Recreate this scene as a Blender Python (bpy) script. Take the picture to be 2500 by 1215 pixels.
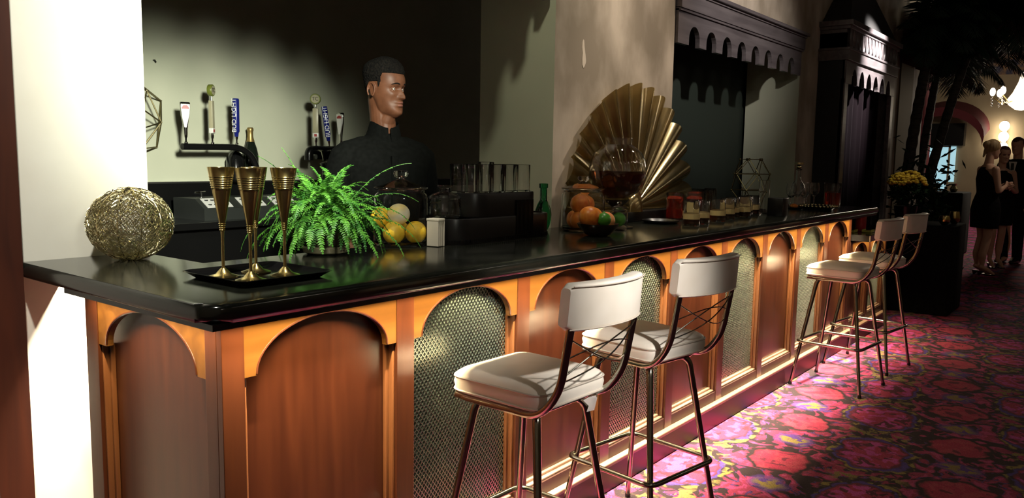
import bpy, bmesh, math, random
from math import sin, cos, pi, radians, sqrt, atan2, exp
from mathutils import Vector, Matrix
random.seed(7)
SC = bpy.context.scene
COL = SC.collection
for o in list(bpy.data.objects): bpy.data.objects.remove(o)

# ------------------------------------------------------------ camera
yaw, pitch, roll = radians(51.95), radians(6.53), radians(0.95)
fw = Vector((sin(yaw)*cos(pitch), cos(yaw)*cos(pitch), -sin(pitch)))
rt = Vector((cos(yaw), -sin(yaw), 0)); up = rt.cross(fw)
rt2 = rt*cos(roll)+up*sin(roll); up2 = -rt*sin(roll)+up*cos(roll)
cam = bpy.data.cameras.new('camera'); cam.sensor_width = 36; cam.lens = 1945/2500*36
cam.clip_start = .05; cam.clip_end = 200
camo = bpy.data.objects.new('camera', cam); COL.objects.link(camo)
M = Matrix((rt2, up2, -fw)).transposed().to_4x4(); M.translation = (0, 0, 1.40)
camo.matrix_world = M
SC.camera = camo

# ------------------------------------------------------------ world, exposure
w = bpy.data.worlds.new('world'); SC.world = w; w.use_nodes = True
w.node_tree.nodes['Background'].inputs[0].default_value = (.55, .62, .6, 1)
w.node_tree.nodes['Background'].inputs[1].default_value = .004
SC.view_settings.view_transform = 'Standard'; SC.view_settings.look = 'None'
SC.view_settings.exposure = 0.0; SC.view_settings.gamma = 1
SC.view_settings.use_curve_mapping = False

# ------------------------------------------------------------ lights
def area(name, loc, tgt, sx, sy, watts, col, spread=180):
    l = bpy.data.lights.new(name, 'AREA'); l.shape = 'RECTANGLE'; l.size = sx; l.size_y = sy
    l.energy = watts; l.color = col; l.spread = radians(spread)
    o = bpy.data.objects.new(name, l); COL.objects.link(o); o.location = loc
    d = Vector(tgt)-Vector(loc)
    o.rotation_euler = d.to_track_quat('-Z', 'Y').to_euler()
    return o
def spot(name, loc, tgt, watts, col, ang=60, blend=.5, rad=.05):
    l = bpy.data.lights.new(name, 'SPOT'); l.energy = watts; l.color = col
    l.spot_size = radians(ang); l.spot_blend = blend; l.shadow_soft_size = rad
    o = bpy.data.objects.new(name, l); COL.objects.link(o); o.location = loc
    d = Vector(tgt)-Vector(loc); o.rotation_euler = d.to_track_quat('-Z', 'Y').to_euler()
    return o
def point(name, loc, watts, col, rad=.05):
    l = bpy.data.lights.new(name, 'POINT'); l.energy = watts; l.color = col; l.shadow_soft_size = rad
    o = bpy.data.objects.new(name, l); COL.objects.link(o); o.location = loc
    return o
def strip(name, a, b, width, watts, col, spread, z, lean=0):
    """LED strip fixed under the counter, facing down"""
    l = bpy.data.lights.new(name, 'AREA'); l.shape = 'RECTANGLE'
    L = (Vector(b)-Vector(a)).length; l.size = L; l.size_y = width
    l.energy = watts*L; l.color = col; l.spread = radians(spread)
    o = bpy.data.objects.new(name, l); COL.objects.link(o)
    m = (Vector(a)+Vector(b))/2; o.location = (m.x, m.y, z)
    ang = atan2(b[1]-a[1], b[0]-a[0])
    o.rotation_euler = (Matrix.Rotation(ang, 4, 'Z') @ Matrix.Rotation(lean, 4, 'X')).to_euler()
    return o
LED = (1.0, .78, .45)
strip('led_front', (1.02, 1.6480), (6.32, 1.6480), .005, 19, LED, 108, 1.0140)
strip('led_floor_boost', (1.02, 1.6480), (6.32, 1.6480), .005, 16, (1, .84, .62), 56, 1.0135)  # second emitter added in the strip to boost the lit band on the carpet
strip('led_end', (.9985, 2.36), (.9985, 1.69), .006, 15, LED, 108, 1.0140)
strip('led_corner', (1.098, 2.65), (1.098, 2.37), .006, 60, (1, .86, .66), 120, 1.0140)
strip('led_low_bar', (6.40, 1.655), (7.4, 1.655), .01, 9, LED, 120, .812)
# downlights over the bar and the wall, plus added fills
spot('downlight_column', (.30, 1.0, 3.6), (1.0, 2.66, 1.4), 400, (1, .97, .87), 52, .8, .06)
spot('downlight_back_wall', (.62, -.3, 2.38), (2.7, 4.8, 1.18), 1600, (.98, 1, .84), 29, 1, .22)
spot('downlight_counter', (1.5, 1.65, 3.3), (1.75, 2.1, 1.1), 120, (1, .95, .84), 40, .8, .05)
spot('downlight_pier', (1.75, 1.75, 3.1), (3.21, 2.5, 1.5), 36, (.96, .96, .70), 70, .8, .07)
spot('downlight_bartender', (4.3, .6, 2.9), (2.50, 2.65, 1.66), 42, (1, .86, .68), 17, .8, .04)
spot('downlight_fan', (4.9, .9, 3.7), (3.95, 2.27, 1.75), 200, (1, .86, .70), 34, .8, .08)
spot('fan_streak_fill', (3.5, 1.75, 3.5), (3.6, 2.2, 1.5), 120, (1, .9, .74), 48, .8, .06)  # added fill: puts bright streaks on the fan's left pleats
spot('drinks_fill', (4.6, 1.75, 3.3), (4.6, 2.05, 1.1), 75, (1, .9, .76), 40, .8, .05)  # added fill: lifts the dim drinks and their highlights
spot('downlight_kiosk', (7.95, 1.25, 3.05), (7.95, 2.05, 2.30), 850, (1, .95, .90), 48, .8, .03)
spot('downlight_pelmet', (3.7, -.5, 3.5), (5.35, 2.25, 2.45), 520, (1, .93, .86), 33, .9, .05)
spot('downlight_stools', (1.35, -.9, 2.5), (2.08, 1.12, 1.03), 560, (1, .94, .88), 20, 1, .06)
spot('flowers_fill', (8.0, 1.2, 2.6), (8.42, 1.76, 1.2), 16, (1, .9, .7), 22, .7, .04)  # added fill to brighten the yellow flowers
spot('guests_fill', (12.0, -.6, 4.2), (12.0, 1.5, 1.5), 120, (1, .85, .65), 26, .8, .08)  # added fill to lift the guests out of the dark
point('lobby_glow', (20, 1.5, 3.7), 300, (1, .86, .66), .4)
spot('aisle_light', (10.6, -.6, 4.8), (9.6, .55, 0), 40, (1, .8, .75), 24, .7, .05)

# ------------------------------------------------------------ materials
def mat(name, col, rough=.5, metal=0, **k):
    m = bpy.data.materials.new(name); m.use_nodes = True
    b = m.node_tree.nodes['Principled BSDF']
    b.inputs['Base Color'].default_value = (*col, 1)
    b.inputs['Roughness'].default_value = rough; b.inputs['Metallic'].default_value = metal
    for kk, v in k.items():
        b.inputs[kk.replace('_', ' ')].default_value = v
    return m
def N(m, t, **k):
    n = m.node_tree.nodes.new(t)
    for a, v in k.items():
        setattr(n, a, v)
    return n
def Lk(m, a, b): m.node_tree.links.new(a, b)
def bsdf(m): return m.node_tree.nodes['Principled BSDF']
def noisy(m, c1, c2, scale=(5, 5, 5), detail=4, bump=0, nscale=1.0, rough=None, lo=.35, hi=.65, dist=0):
    """two-colour noise over object coordinates, with optional bump"""
    tc = N(m, 'ShaderNodeTexCoord'); mp = N(m, 'ShaderNodeMapping')
    mp.inputs['Scale'].default_value = scale
    no = N(m, 'ShaderNodeTexNoise'); no.inputs['Scale'].default_value = nscale
    no.inputs['Detail'].default_value = detail; no.inputs['Distortion'].default_value = dist
    r = N(m, 'ShaderNodeValToRGB')
    r.color_ramp.elements[0].position = lo; r.color_ramp.elements[1].position = hi
    r.color_ramp.elements[0].color = (*c1, 1); r.color_ramp.elements[1].color = (*c2, 1)
    Lk(m, tc.outputs['Object'], mp.inputs[0]); Lk(m, mp.outputs[0], no.inputs['Vector'])
    Lk(m, no.outputs['Fac'], r.inputs[0]); Lk(m, r.outputs[0], bsdf(m).inputs['Base Color'])
    if bump:
        bp = N(m, 'ShaderNodeBump'); bp.inputs['Strength'].default_value = bump
        bp.inputs['Distance'].default_value = .01
        Lk(m, no.outputs['Fac'], bp.inputs['Height']); Lk(m, bp.outputs[0], bsdf(m).inputs['Normal'])
    return m
MT = {}
MT['counter'] = noisy(mat('black_stone_counter', (.012, .013, .010), .16), (.007, .008, .006), (.017, .018, .013), (8, 8, 8), 6)
MT['counter'].node_tree.nodes['Principled BSDF'].inputs['Specular IOR Level'].default_value = .6
def wood(name, c1, c2, rough, axis='z', coat=.12):
    s = {'z': (14, 14, 1.2), 'x': (1.2, 14, 14), 'y': (14, 1.2, 14)}[axis]
    m = noisy(mat(name, c1, rough), c1, c2, s, 6, .05, 1.6, dist=.6, lo=.3, hi=.72)
    bsdf(m).inputs['Coat Weight'].default_value = coat; bsdf(m).inputs['Coat Roughness'].default_value = .28
    return m
MT['wood'] = wood('mahogany_upright', (.025, .0064, .0022), (.046, .0130, .0040), .27, 'z', .4)
MT['wood_h'] = wood('mahogany_board', (.048, .0185, .0035), (.086, .036, .0065), .28, 'x')
MT['wood_panel'] = wood('mahogany_panel', (.020, .0050, .0020), (.036, .0095, .0034), .24, 'z', .5)
MT['wood_gold'] = wood('mahogany_moulding', (.07, .026, .009), (.115, .044, .015), .28)
MT['wood_base'] = wood('mahogany_plinth', (.020, .0055, .0028), (.037, .0105, .0050), .5, 'x')
MT['lit_edge'] = wood('lit_mahogany_ledge', (.16, .095, .06), (.28, .18, .12), .4, 'x')  # paler mahogany: LED light along the ledges put into the colour
MT['wood_post'] = wood('red_brown_post', (.035, .008, .0035), (.065, .015, .0055), .5)
MT['dark_wood'] = wood('ebonised_wood', (.080, .066, .070), (.15, .128, .132), .3, 'x')
MT['grille'] = mat('pressed_metal_lattice', (.62, .67, .58), .24, 1)
MT['grille_back'] = mat('metal_backing', (.035, .047, .040), .25, .7)
MT['column'] = noisy(mat('cream_plaster', (.8, .76, .66), .75), (.76, .73, .62), (.82, .80, .70), (3, 3, 3), 5, .08)
MT['pier'] = noisy(mat('aged_plaster', (.4, .33, .22), .7), (.25, .20, .145), (.47, .39, .31), (3.4, 3.4, 1.9), 9, .15, 1.2, lo=.36, hi=.64)
MT['niche_shade'] = mat('dark_green_shade', (.012, .019, .013), .7)
MT['roof_and_shade_black'] = mat('black_roof_and_side_shade', (.012, .011, .011), .5)
MT['wall_green'] = noisy(mat('olive_paint_and_side_shade', (.5, .5, .38), .7), (.47, .49, .37), (.54, .55, .42), (2, 2, 2), 3)
MT['patch'] = mat('bare_plaster_patch', (.62, .52, .42), .8)
MT['dark_paint'] = mat('dark_paint', (.03, .035, .03), .8)
MT['black'] = mat('black_plastic', (.004, .004, .004), .3)
MT['black_gloss'] = mat('black_lacquer', (.006, .006, .006), .12)
MT['tier'] = mat('black_caddy_plastic', (.005, .0045, .0045), .3)
MT['cloth_black'] = noisy(mat('black_cloth', (.008, .008, .009), .9), (.003, .003, .0035), (.007, .007, .008), (40, 40, 40), 3)
MT['shirt'] = noisy(mat('black_shirt_cloth', (.002, .0025, .002), .9), (.0012, .0016, .0012), (.003, .0035, .003), (60, 60, 60), 3)
MT['brass'] = noisy(mat('aged_brass', (.6, .42, .12), .24, 1), (.42, .32, .11), (.66, .53, .24), (14, 14, 9), 5, 0, 1, lo=.3, hi=.7)
MT['gold'] = mat('polished_gold', (.80, .68, .38), .22, 1)
MT['fan_brass'] = mat('pale_sheet_brass', (.84, .73, .46), .19, 1)
MT['wire_gold'] = mat('gold_wire', (.66, .60, .38), .28, 1)
MT['bronze'] = mat('bronze_rod', (.30, .25, .13), .38, 1)
MT['chrome'] = mat('chrome', (.75, .75, .72), .1, 1)
MT['tube'] = mat('brass_chromed_tube', (.34, .33, .27), .17, 1)
MT['black_metal'] = mat('black_metal', (.03, .03, .03), .25, .8)
MT['vinyl'] = noisy(mat('cream_vinyl', (.74, .68, .58), .45), (.70, .64, .54), (.80, .75, .66), (5, 5, 5), 3, .04)
MT['piping'] = mat('vinyl_piping', (.55, .49, .41), .5)
MT['glass'] = mat('clear_glass', (1, 1, 1), .02, 0, Transmission_Weight=1, IOR=1.45)
MT['glass_thin'] = mat('thin_clear_glass', (1, 1, 1), .02, 0, Transmission_Weight=1, IOR=1.22)
MT['glass_g'] = mat('green_glass', (.02, .30, .10), .04, 0, Transmission_Weight=1, IOR=1.45)
MT['glass_dark'] = mat('smoked_glass', (.10, .07, .05), .1, 0, Transmission_Weight=.6, IOR=1.45)
MT['amber'] = mat('dark_amber_liquid', (.16, .045, .012), .05, 0, Transmission_Weight=.75, IOR=1.34)
MT['red_drink'] = mat('red_drink', (.85, .10, .05), .05, 0, Transmission_Weight=.9, IOR=1.34)
MT['cream_drink'] = mat('golden_drink', (.80, .56, .20), .25)
MT['gold_band'] = mat('gold_band', (.72, .56, .26), .3, .35)
MT['lemon'] = noisy(mat('lemon_peel', (.85, .55, .03), .4), (.80, .48, .02), (.92, .62, .05), (60, 60, 60), 2, .1)
MT['lemon_pale'] = noisy(mat('pared_lemon', (.9, .8, .4), .5), (.86, .60, .06), (.92, .88, .70), (9, 9, 14), 3)
MT['orange'] = noisy(mat('orange_peel', (.8, .22, .02), .4), (.74, .17, .02), (.85, .30, .04), (40, 40, 40), 2, .1)
MT['grapefruit'] = noisy(mat('grapefruit_peel', (.8, .3, .1), .4), (.78, .16, .06), (.85, .40, .14), (6, 6, 6), 3)
MT['lime'] = noisy(mat('lime_peel', (.06, .26, .02), .35), (.04, .2, .015), (.10, .34, .03), (20, 20, 20), 2)
MT['skin'] = noisy(mat('deep_brown_skin', (.2, .08, .04), .5), (.115, .043, .020), (.165, .064, .031), (25, 25, 25), 3, .02)
MT['skin_light'] = mat('light_skin', (.55, .32, .22), .5)
MT['lip'] = mat('lips', (.24, .095, .075), .4)
MT['hair'] = noisy(mat('black_hair', (.006, .005, .004), .9), (.003, .003, .003), (.012, .010, .008), (120, 120, 120), 3, .6)
MT['blonde'] = noisy(mat('blonde_hair', (.34, .22, .1), .6), (.24, .15, .06), (.42, .28, .13), (60, 60, 8), 3, .3)
MT['auburn'] = mat('auburn_hair', (.09, .025, .01), .6)
MT['eye_white'] = mat('eye_white', (.5, .46, .42), .2)
MT['iris'] = mat('dark_iris', (.012, .006, .004), .1)
MT['white'] = mat('white_enamel', (.75, .74, .70), .3)
MT['blue'] = mat('deep_blue_enamel', (.01, .016, .16), .2)
MT['letters'] = mat('white_lettering', (.85, .85, .85), .5)
MT['red'] = mat('red_enamel', (.35, .015, .02), .35)
MT['green_enamel'] = mat('olive_green_enamel', (.16, .19, .03), .35)
MT['clear_tan'] = mat('tan_acrylic', (.40, .37, .24), .3)
MT['frond'] = noisy(mat('fern_green', (.05, .25, .04), .5), (.020, .12, .012), (.12, .36, .035), (26, 26, 26), 3)
MT['frond'].node_tree.nodes['Principled BSDF'].inputs['Subsurface Weight'].default_value = 0
MT['pot'] = noisy(mat('glazed_pot', (.06, .05, .035), .18), (.03, .025, .016), (.16, .13, .08), (40, 40, 5), 4)
MT['saucer'] = mat('olive_glazed_saucer', (.17, .15, .09), .25)
MT['soil'] = mat('soil', (.02, .012, .008), .95)
MT['napkin'] = mat('cream_napkin', (.72, .66, .52), .7)
MT['steel'] = mat('brushed_steel', (.05, .055, .05), .4, .6)
MT['steel_edge'] = mat('bright_steel', (.65, .66, .66), .25, 1)
MT['candle'] = mat('red_candle_wax', (.45, .008, .02), .35, 0, Subsurface_Weight=0)
MT['yellow_dish'] = mat('yellow_glass_dish', (.62, .60, .12), .25)
MT['mum'] = noisy(mat('yellow_petals', (.55, .36, .02), .6), (.42, .26, .01), (.66, .46, .03), (30, 30, 30), 2)
MT['leaf_dark'] = mat('dark_leaf', (.012, .028, .012), .85)
MT['palm'] = mat('palm_leaf', (.010, .028, .014), .45)
MT['trunk'] = noisy(mat('palm_trunk', (.03, .024, .018), .9), (.015, .012, .010), (.05, .04, .03), (8, 8, 40), 3, .5)
MT['burgundy'] = mat('burgundy_canvas', (.10, .008, .014), .8)
MT['curtain'] = mat('maroon_curtain', (.003, .0006, .0018), .95)
MT['ochre'] = mat('ochre_wall', (.16, .11, .02), .8)
MT['lobby_wall'] = noisy(mat('tan_lobby_wall', (.35, .27, .17), .8), (.32, .25, .155), (.38, .30, .19), (1, 1, 1), 3)
MT['ceiling'] = mat('dark_ceiling', (.05, .045, .04), .8)
MT['beam'] = mat('pale_beam', (.34, .29, .22), .7)
MT['frieze'] = noisy(mat('painted_frieze', (.2, .15, .1), .8), (.06, .06, .10), (.30, .18, .10), (6, 6, 6), 5, lo=.4, hi=.6)
for k_ in ('shirt', 'hair', 'cloth_black', 'curtain', 'leaf_dark'): bsdf(MT[k_]).inputs['Specular IOR Level'].default_value = .12
bsdf(MT['skin']).inputs['Specular IOR Level'].default_value = .4
def emis(name, col, s):
    m = mat(name, col, .5); bsdf(m).inputs['Emission Color'].default_value = (*col, 1)
    bsdf(m).inputs['Emission Strength'].default_value = s; return m
MT['bulb'] = emis('lamp_glow', (1, .88, .68), 14)
MT['shade_glow'] = emis('lamp_shade_glow', (1, .82, .6), 2.2)
MT['added_globe_glow'] = emis('reflection_globe_glow', (1, .88, .72), 17)
MT['day'] = emis('daylit_glass', (.40, .68, .78), .8)
MT['strip_glow'] = emis('led_tape', (1, .78, .42), 6)

# carpet: medallions on a lattice turned about nine degrees to the bar
def carpet():
    m = mat('patterned_carpet', (.3, .03, .08), .95); nt = m.node_tree
    def math_(op, a, b=None, c=None):
        n = N(m, 'ShaderNodeMath', operation=op)
        for i, v in enumerate((a, b, c)):
            if v is None: continue
            if isinstance(v, (int, float)): n.inputs[i].default_value = v
            else: Lk(m, v, n.inputs[i])
        return n.outputs[0]
    tc = N(m, 'ShaderNodeTexCoord'); mp = N(m, 'ShaderNodeMapping')
    mp.inputs['Location'].default_value = (-4.41, -.60, 0); mp.vector_type = 'POINT'
    Lk(m, tc.outputs['Object'], mp.inputs[0])
    rot = N(m, 'ShaderNodeVectorRotate', rotation_type='Z_AXIS'); rot.inputs['Angle'].default_value = radians(-9.5)
    Lk(m, mp.outputs[0], rot.inputs['Vector'])
    wob = N(m, 'ShaderNodeTexNoise'); wob.inputs['Scale'].default_value = 9; wob.inputs['Detail'].default_value = 3
    Lk(m, tc.outputs['Object'], wob.inputs['Vector'])
    sub = N(m, 'ShaderNodeVectorMath', operation='SUBTRACT'); Lk(m, wob.outputs['Color'], sub.inputs[0]); sub.inputs[1].default_value = (.5, .5, .5)
    scl = N(m, 'ShaderNodeVectorMath', operation='SCALE'); Lk(m, sub.outputs[0], scl.inputs[0]); scl.inputs['Scale'].default_value = .13
    add = N(m, 'ShaderNodeVectorMath', operation='ADD'); Lk(m, rot.outputs[0], add.inputs[0]); Lk(m, scl.outputs[0], add.inputs[1])
    sep = N(m, 'ShaderNodeSeparateXYZ'); Lk(m, add.outputs[0], sep.inputs[0])
    PU, PV = .64, .74
    def cell(v, off, P):   # signed distance to nearest lattice line (in metres)
        a = math_('DIVIDE', v, P); a = math_('ADD', a, off+.5+1000)
        a = math_('FRACT', a); a = math_('SUBTRACT', a, .5); return math_('MULTIPLY', a, P)
    def rad(off, ku, kv):
        u = cell(sep.outputs[0], off[0], PU); v = cell(sep.outputs[1], off[1], PV)
        u = math_('MULTIPLY', u, ku); v = math_('MULTIPLY', v, kv)
        return math_('SQRT', math_('ADD', math_('MULTIPLY', u, u), math_('MULTIPLY', v, v)))
    ra = rad((0, 0), 1.0, 1.0); rb = rad((.5, .5), .85, 1.15); rc = rad((.5, 0), 1, 1); rd = rad((0, .5), 1, 1)
    base = N(m, 'ShaderNodeRGB'); base.outputs[0].default_value = (.022, .006, .012, 1)
    cur = base.outputs[0]
    def mixc(fac, col):
        nonlocal cur
        n = N(m, 'ShaderNodeMix', data_type='RGBA')
        Lk(m, fac, n.inputs['Factor']); Lk(m, cur, n.inputs['A']); n.inputs['B'].default_value = (*col, 1)
        cur = n.outputs['Result']
    def band(r, lo, hi, soft=.010):
        a = N(m, 'ShaderNodeMapRange'); a.inputs['From Min'].default_value = lo-soft; a.inputs['From Max'].default_value = lo+soft
        Lk(m, r, a.inputs['Value'])
        b = N(m, 'ShaderNodeMapRange'); b.inputs['From Min'].default_value = hi-soft; b.inputs['From Max'].default_value = hi+soft
        b.inputs['To Min'].default_value = 1; b.inputs['To Max'].default_value = 0
        Lk(m, r, b.inputs['Value'])
        return math_('MULTIPLY', a.outputs[0], b.outputs[0])
    def noise(scale, detail, dist):
        n = N(m, 'ShaderNodeTexNoise'); n.inputs['Scale'].default_value = scale; n.inputs['Detail'].default_value = detail
        n.inputs['Distortion'].default_value = dist; Lk(m, rot.outputs[0], n.inputs['Vector']); return n.outputs['Fac']
    n1, n2, n3 = noise(8, 2.5, 1.8), noise(17, 2, .6), noise(9, 2, 1.2)
    AND = lambda a, b: math_('MULTIPLY', a, b)
    mixc(band(n1, .50, 1.2, .012), (.33, .022, .085))                       # crimson scrollwork
    mixc(AND(band(n1, .56, 1.2, .015), band(n2, .50, 1.2, .03)), (.50, .05, .20))
    mixc(AND(band(n1, .465, .492, .006), band(n3, .5, 1.2, .02)), (.13, .04, .26))
    mixc(band(rc, .0, .085, .02), (.10, .035, .26))
    mixc(AND(band(rc, .0, .06, .02), band(n2, .47, 1.2, .02)), (.30, .22, .05))
    mixc(AND(band(rd, .0, .16, .03), band(n2, .54, 1.2, .02)), (.24, .18, .05))
    mixc(band(rb, .0, .235), (.020, .006, .012))
    mixc(AND(band(rb, .200, .225, .006), band(n2, .50, 1.2, .03)), (.28, .21, .05))
    mixc(AND(band(rb, .18, .200, .006), band(n3, .42, 1.2, .03)), (.08, .035, .28))
    mixc(band(rb, .0, .172), (.40, .022, .085))
    mixc(AND(band(rb, .0, .17), band(n3, .52, 1.2, .012)), (.10, .008, .03))
    mixc(AND(band(rb, .0, .16), band(n2, .54, 1.2, .03)), (.55, .06, .34))
    mixc(band(ra, .0, .165), (.020, .006, .012))
    mixc(band(ra, .0, .132), (.42, .020, .075))
    mixc(AND(band(ra, .0, .135), band(n2, .52, 1.2, .03)), (.46, .045, .09))
    mixc(AND(band(ra, .0, .11), band(n3, .60, 1.2, .012)), (.16, .01, .04))
    fz = N(m, 'ShaderNodeTexNoise'); fz.inputs['Scale'].default_value = 160; Lk(m, tc.outputs['Object'], fz.inputs['Vector'])
    n = N(m, 'ShaderNodeMix', data_type='RGBA', blend_type='MULTIPLY'); n.inputs['Factor'].default_value = .7
    Lk(m, cur, n.inputs['A'])
    r = N(m, 'ShaderNodeValToRGB'); r.color_ramp.elements[0].position = .3; r.color_ramp.elements[1].position = .7
    r.color_ramp.elements[0].color = (.24, .24, .24, 1); r.color_ramp.elements[1].color = (.85, .85, .85, 1)
    Lk(m, fz.outputs['Fac'], r.inputs[0]); Lk(m, r.outputs[0], n.inputs['B'])
    Lk(m, n.outputs['Result'], bsdf(m).inputs['Base Color'])
    bp = N(m, 'ShaderNodeBump'); bp.inputs['Strength'].default_value = .5; bp.inputs['Distance'].default_value = .004
    Lk(m, fz.outputs['Fac'], bp.inputs['Height']); Lk(m, bp.outputs[0], bsdf(m).inputs['Normal'])
    return m
MT['carpet'] = carpet()

# ------------------------------------------------------------ mesh helpers
def box(bm, x0, x1, y0, y1, z0, z1, bev=0):
    vs = [bm.verts.new((x, y, z)) for x in (x0, x1) for y in (y0, y1) for z in (z0, z1)]
    fs = [bm.faces.new([vs[i] for i in q]) for q in ((0, 1, 3, 2), (4, 6, 7, 5), (0, 4, 5, 1), (2, 3, 7, 6), (0, 2, 6, 4), (1, 5, 7, 3))]
    if bev:
        es = list({e for f in fs for e in f.edges})
        bmesh.ops.bevel(bm, geom=es, offset=bev, segments=3, affect='EDGES', profile=.5)
def lathe(bm, prof, n=32, c=(0, 0, 0), sx=1, sy=1):
    rings = []
    for r, z in prof:
        if r < 1e-6: rings.append([bm.verts.new((c[0], c[1], c[2]+z))])
        else: rings.append([bm.verts.new((c[0]+sx*r*cos(2*pi*i/n), c[1]+sy*r*sin(2*pi*i/n), c[2]+z)) for i in range(n)])
    for a, b in zip(rings, rings[1:]):
        for i in range(n):
            j = (i+1) % n
            if len(a) == 1 and len(b) == 1: continue
            if len(a) == 1: bm.faces.new((a[0], b[i], b[j]))
            elif len(b) == 1: bm.faces.new((a[i], b[0], a[j]))
            else: bm.faces.new((a[i], b[i], b[j], a[j]))
def tube(bm, pts, r, n=8, closed=False, cap=True):
    pts = [Vector(p) for p in pts]; k = len(pts)
    rs = r if isinstance(r, (list, tuple)) else [r]*k
    rings = []; nrm = None
    for i, p in enumerate(pts):
        if closed: t = pts[(i+1) % k]-pts[i-1]
        else: t = pts[min(i+1, k-1)]-pts[max(i-1, 0)]
        t.normalize()
        if nrm is None:
            nrm = t.orthogonal().normalized()
        else:
            nrm = nrm-t*nrm.dot(t)
            if nrm.length < 1e-6: nrm = t.orthogonal()
            nrm.normalize()
        b = t.cross(nrm)
        rings.append([bm.verts.new(p+(nrm*cos(2*pi*j/n)+b*sin(2*pi*j/n))*rs[i]) for j in range(n)])
    m = k if closed else k-1
    for i in range(m):
        a, b = rings[i], rings[(i+1) % k]
        for j in range(n):
            bm.faces.new((a[j], a[(j+1) % n], b[(j+1) % n], b[j]))
    if cap and not closed:
        bm.faces.new(rings[0][::-1]); bm.faces.new(rings[-1])
def arc(c, r, a0, a1, n, plane='xz', k=1.0):
    out = []
    for i in range(n+1):
        a = a0+(a1-a0)*i/n
        u, v = r*cos(a), r*k*sin(a)
        out.append({'xz': (c[0]+u, c[1], c[2]+v), 'xy': (c[0]+u, c[1]+v, c[2]), 'yz': (c[0], c[1]+u, c[2]+v)}[plane])
    return out
def rounded(pts, rad, seg=5):
    """polyline with filleted corners"""
    pts = [Vector(p) for p in pts]; out = [pts[0]]
    for i in range(1, len(pts)-1):
        p, a, b = pts[i], pts[i-1], pts[i+1]
        da, db = (a-p), (b-p); r = min(rad, da.length*.49, db.length*.49)
        p0, p1 = p+da.normalized()*r, p+db.normalized()*r
        for s in range(seg+1):
            t = s/seg; out.append(p0*(1-t)**2+p*2*t*(1-t)+p1*t*t)
    out.append(pts[-1]); return out
def rounded_closed(pts, rad, seg=5):
    P = [Vector(p) for p in pts]; out = []; k = len(P)
    for i in range(k):
        p, a, b = P[i], P[i-1], P[(i+1) % k]
        da, db = (a-p), (b-p); r = min(rad, da.length*.49, db.length*.49)
        p0, p1 = p+da.normalized()*r, p+db.normalized()*r
        for s in range(seg+1):
            t = s/seg; out.append(p0*(1-t)**2+p*2*t*(1-t)+p1*t*t)
    return out
def prism(bm, pts, d):
    """closed 3-D outline extruded by vector d"""
    d = Vector(d); a = [bm.verts.new(p) for p in pts]; b = [bm.verts.new(Vector(p)+d) for p in pts]
    bm.faces.new(a); bm.faces.new(b[::-1]); k = len(a)
    for i in range(k): bm.faces.new((a[i], b[i], b[(i+1) % k], a[(i+1) % k]))
def ball(bm, c, r, u=16, v=12, s=(1, 1, 1)):
    bmesh.ops.create_uvsphere(bm, u_segments=u, v_segments=v, radius=r, matrix=Matrix.Translation(c) @ Matrix.Diagonal((*s, 1)))
def rows(bm, R, closed=True, cap=True):
    """skin a list of equal-length point rings"""
    vs = [[bm.verts.new(p) for p in r] for r in R]; n = len(R[0])
    for a, b in zip(vs, vs[1:]):
        for i in range(n if closed else n-1):
            j = (i+1) % n; bm.faces.new((a[i], a[j], b[j], b[i]))
    if cap: bm.faces.new(vs[0][::-1]); bm.faces.new(vs[-1])
    return vs
def obj(name, bm, m, parent=None, smooth=True, loc=None, rot=None, label=None, fix=True):
    if fix: bmesh.ops.recalc_face_normals(bm, faces=bm.faces[:])
    me = bpy.data.meshes.new(name); bm.to_mesh(me); bm.free()
    if isinstance(m, str): m = MT[m]
    me.materials.append(m)
    if smooth:
        me.polygons.foreach_set('use_smooth', [True]*len(me.polygons))
        try: me.set_sharp_from_angle(angle=radians(38))
        except Exception: pass
    o = bpy.data.objects.new(name, me); COL.objects.link(o)
    if parent: o.parent = parent
    if loc: o.location = loc
    if rot: o.rotation_euler = rot
    if label: o['label'] = label
    return o
def B(): return bmesh.new()
def thing(name, label, cat, loc=(0, 0, 0), rz=0, group=None):
    o = bpy.data.objects.new(name, None); COL.objects.link(o); o.empty_display_size = .05
    o.location = loc; o.rotation_euler = (0, 0, rz); o['label'] = label; o['category'] = cat
    if group: o['group'] = group
    return o
def tag(o, label, cat, group=None, kind=None):
    o['label'] = label; o['category'] = cat
    if group: o['group'] = group
    if kind: o['kind'] = kind
    return o
def struct(name, bm, m, label=None, cat=None, smooth=False):
    o = obj(name, bm, m, smooth=smooth); o['kind'] = 'structure'
    o['label'] = label or name.replace('_', ' '); o['category'] = cat or name.split('_')[0]
    return o
def dup(root, loc, rz, label, group=None, scale=None):
    r = root.copy(); COL.objects.link(r); r.location = loc; r.rotation_euler = (0, 0, rz); r['label'] = label
    if group: r['group'] = group
    if scale: r.scale = scale
    for ch in list(root.children):
        c = ch.copy(); COL.objects.link(c); c.parent = r
        for g in list(ch.children):
            d = g.copy(); COL.objects.link(d); d.parent = c
    return r
def sbox(*a, bev=0):
    bm = B(); box(bm, *a, bev=bev); return bm


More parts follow.
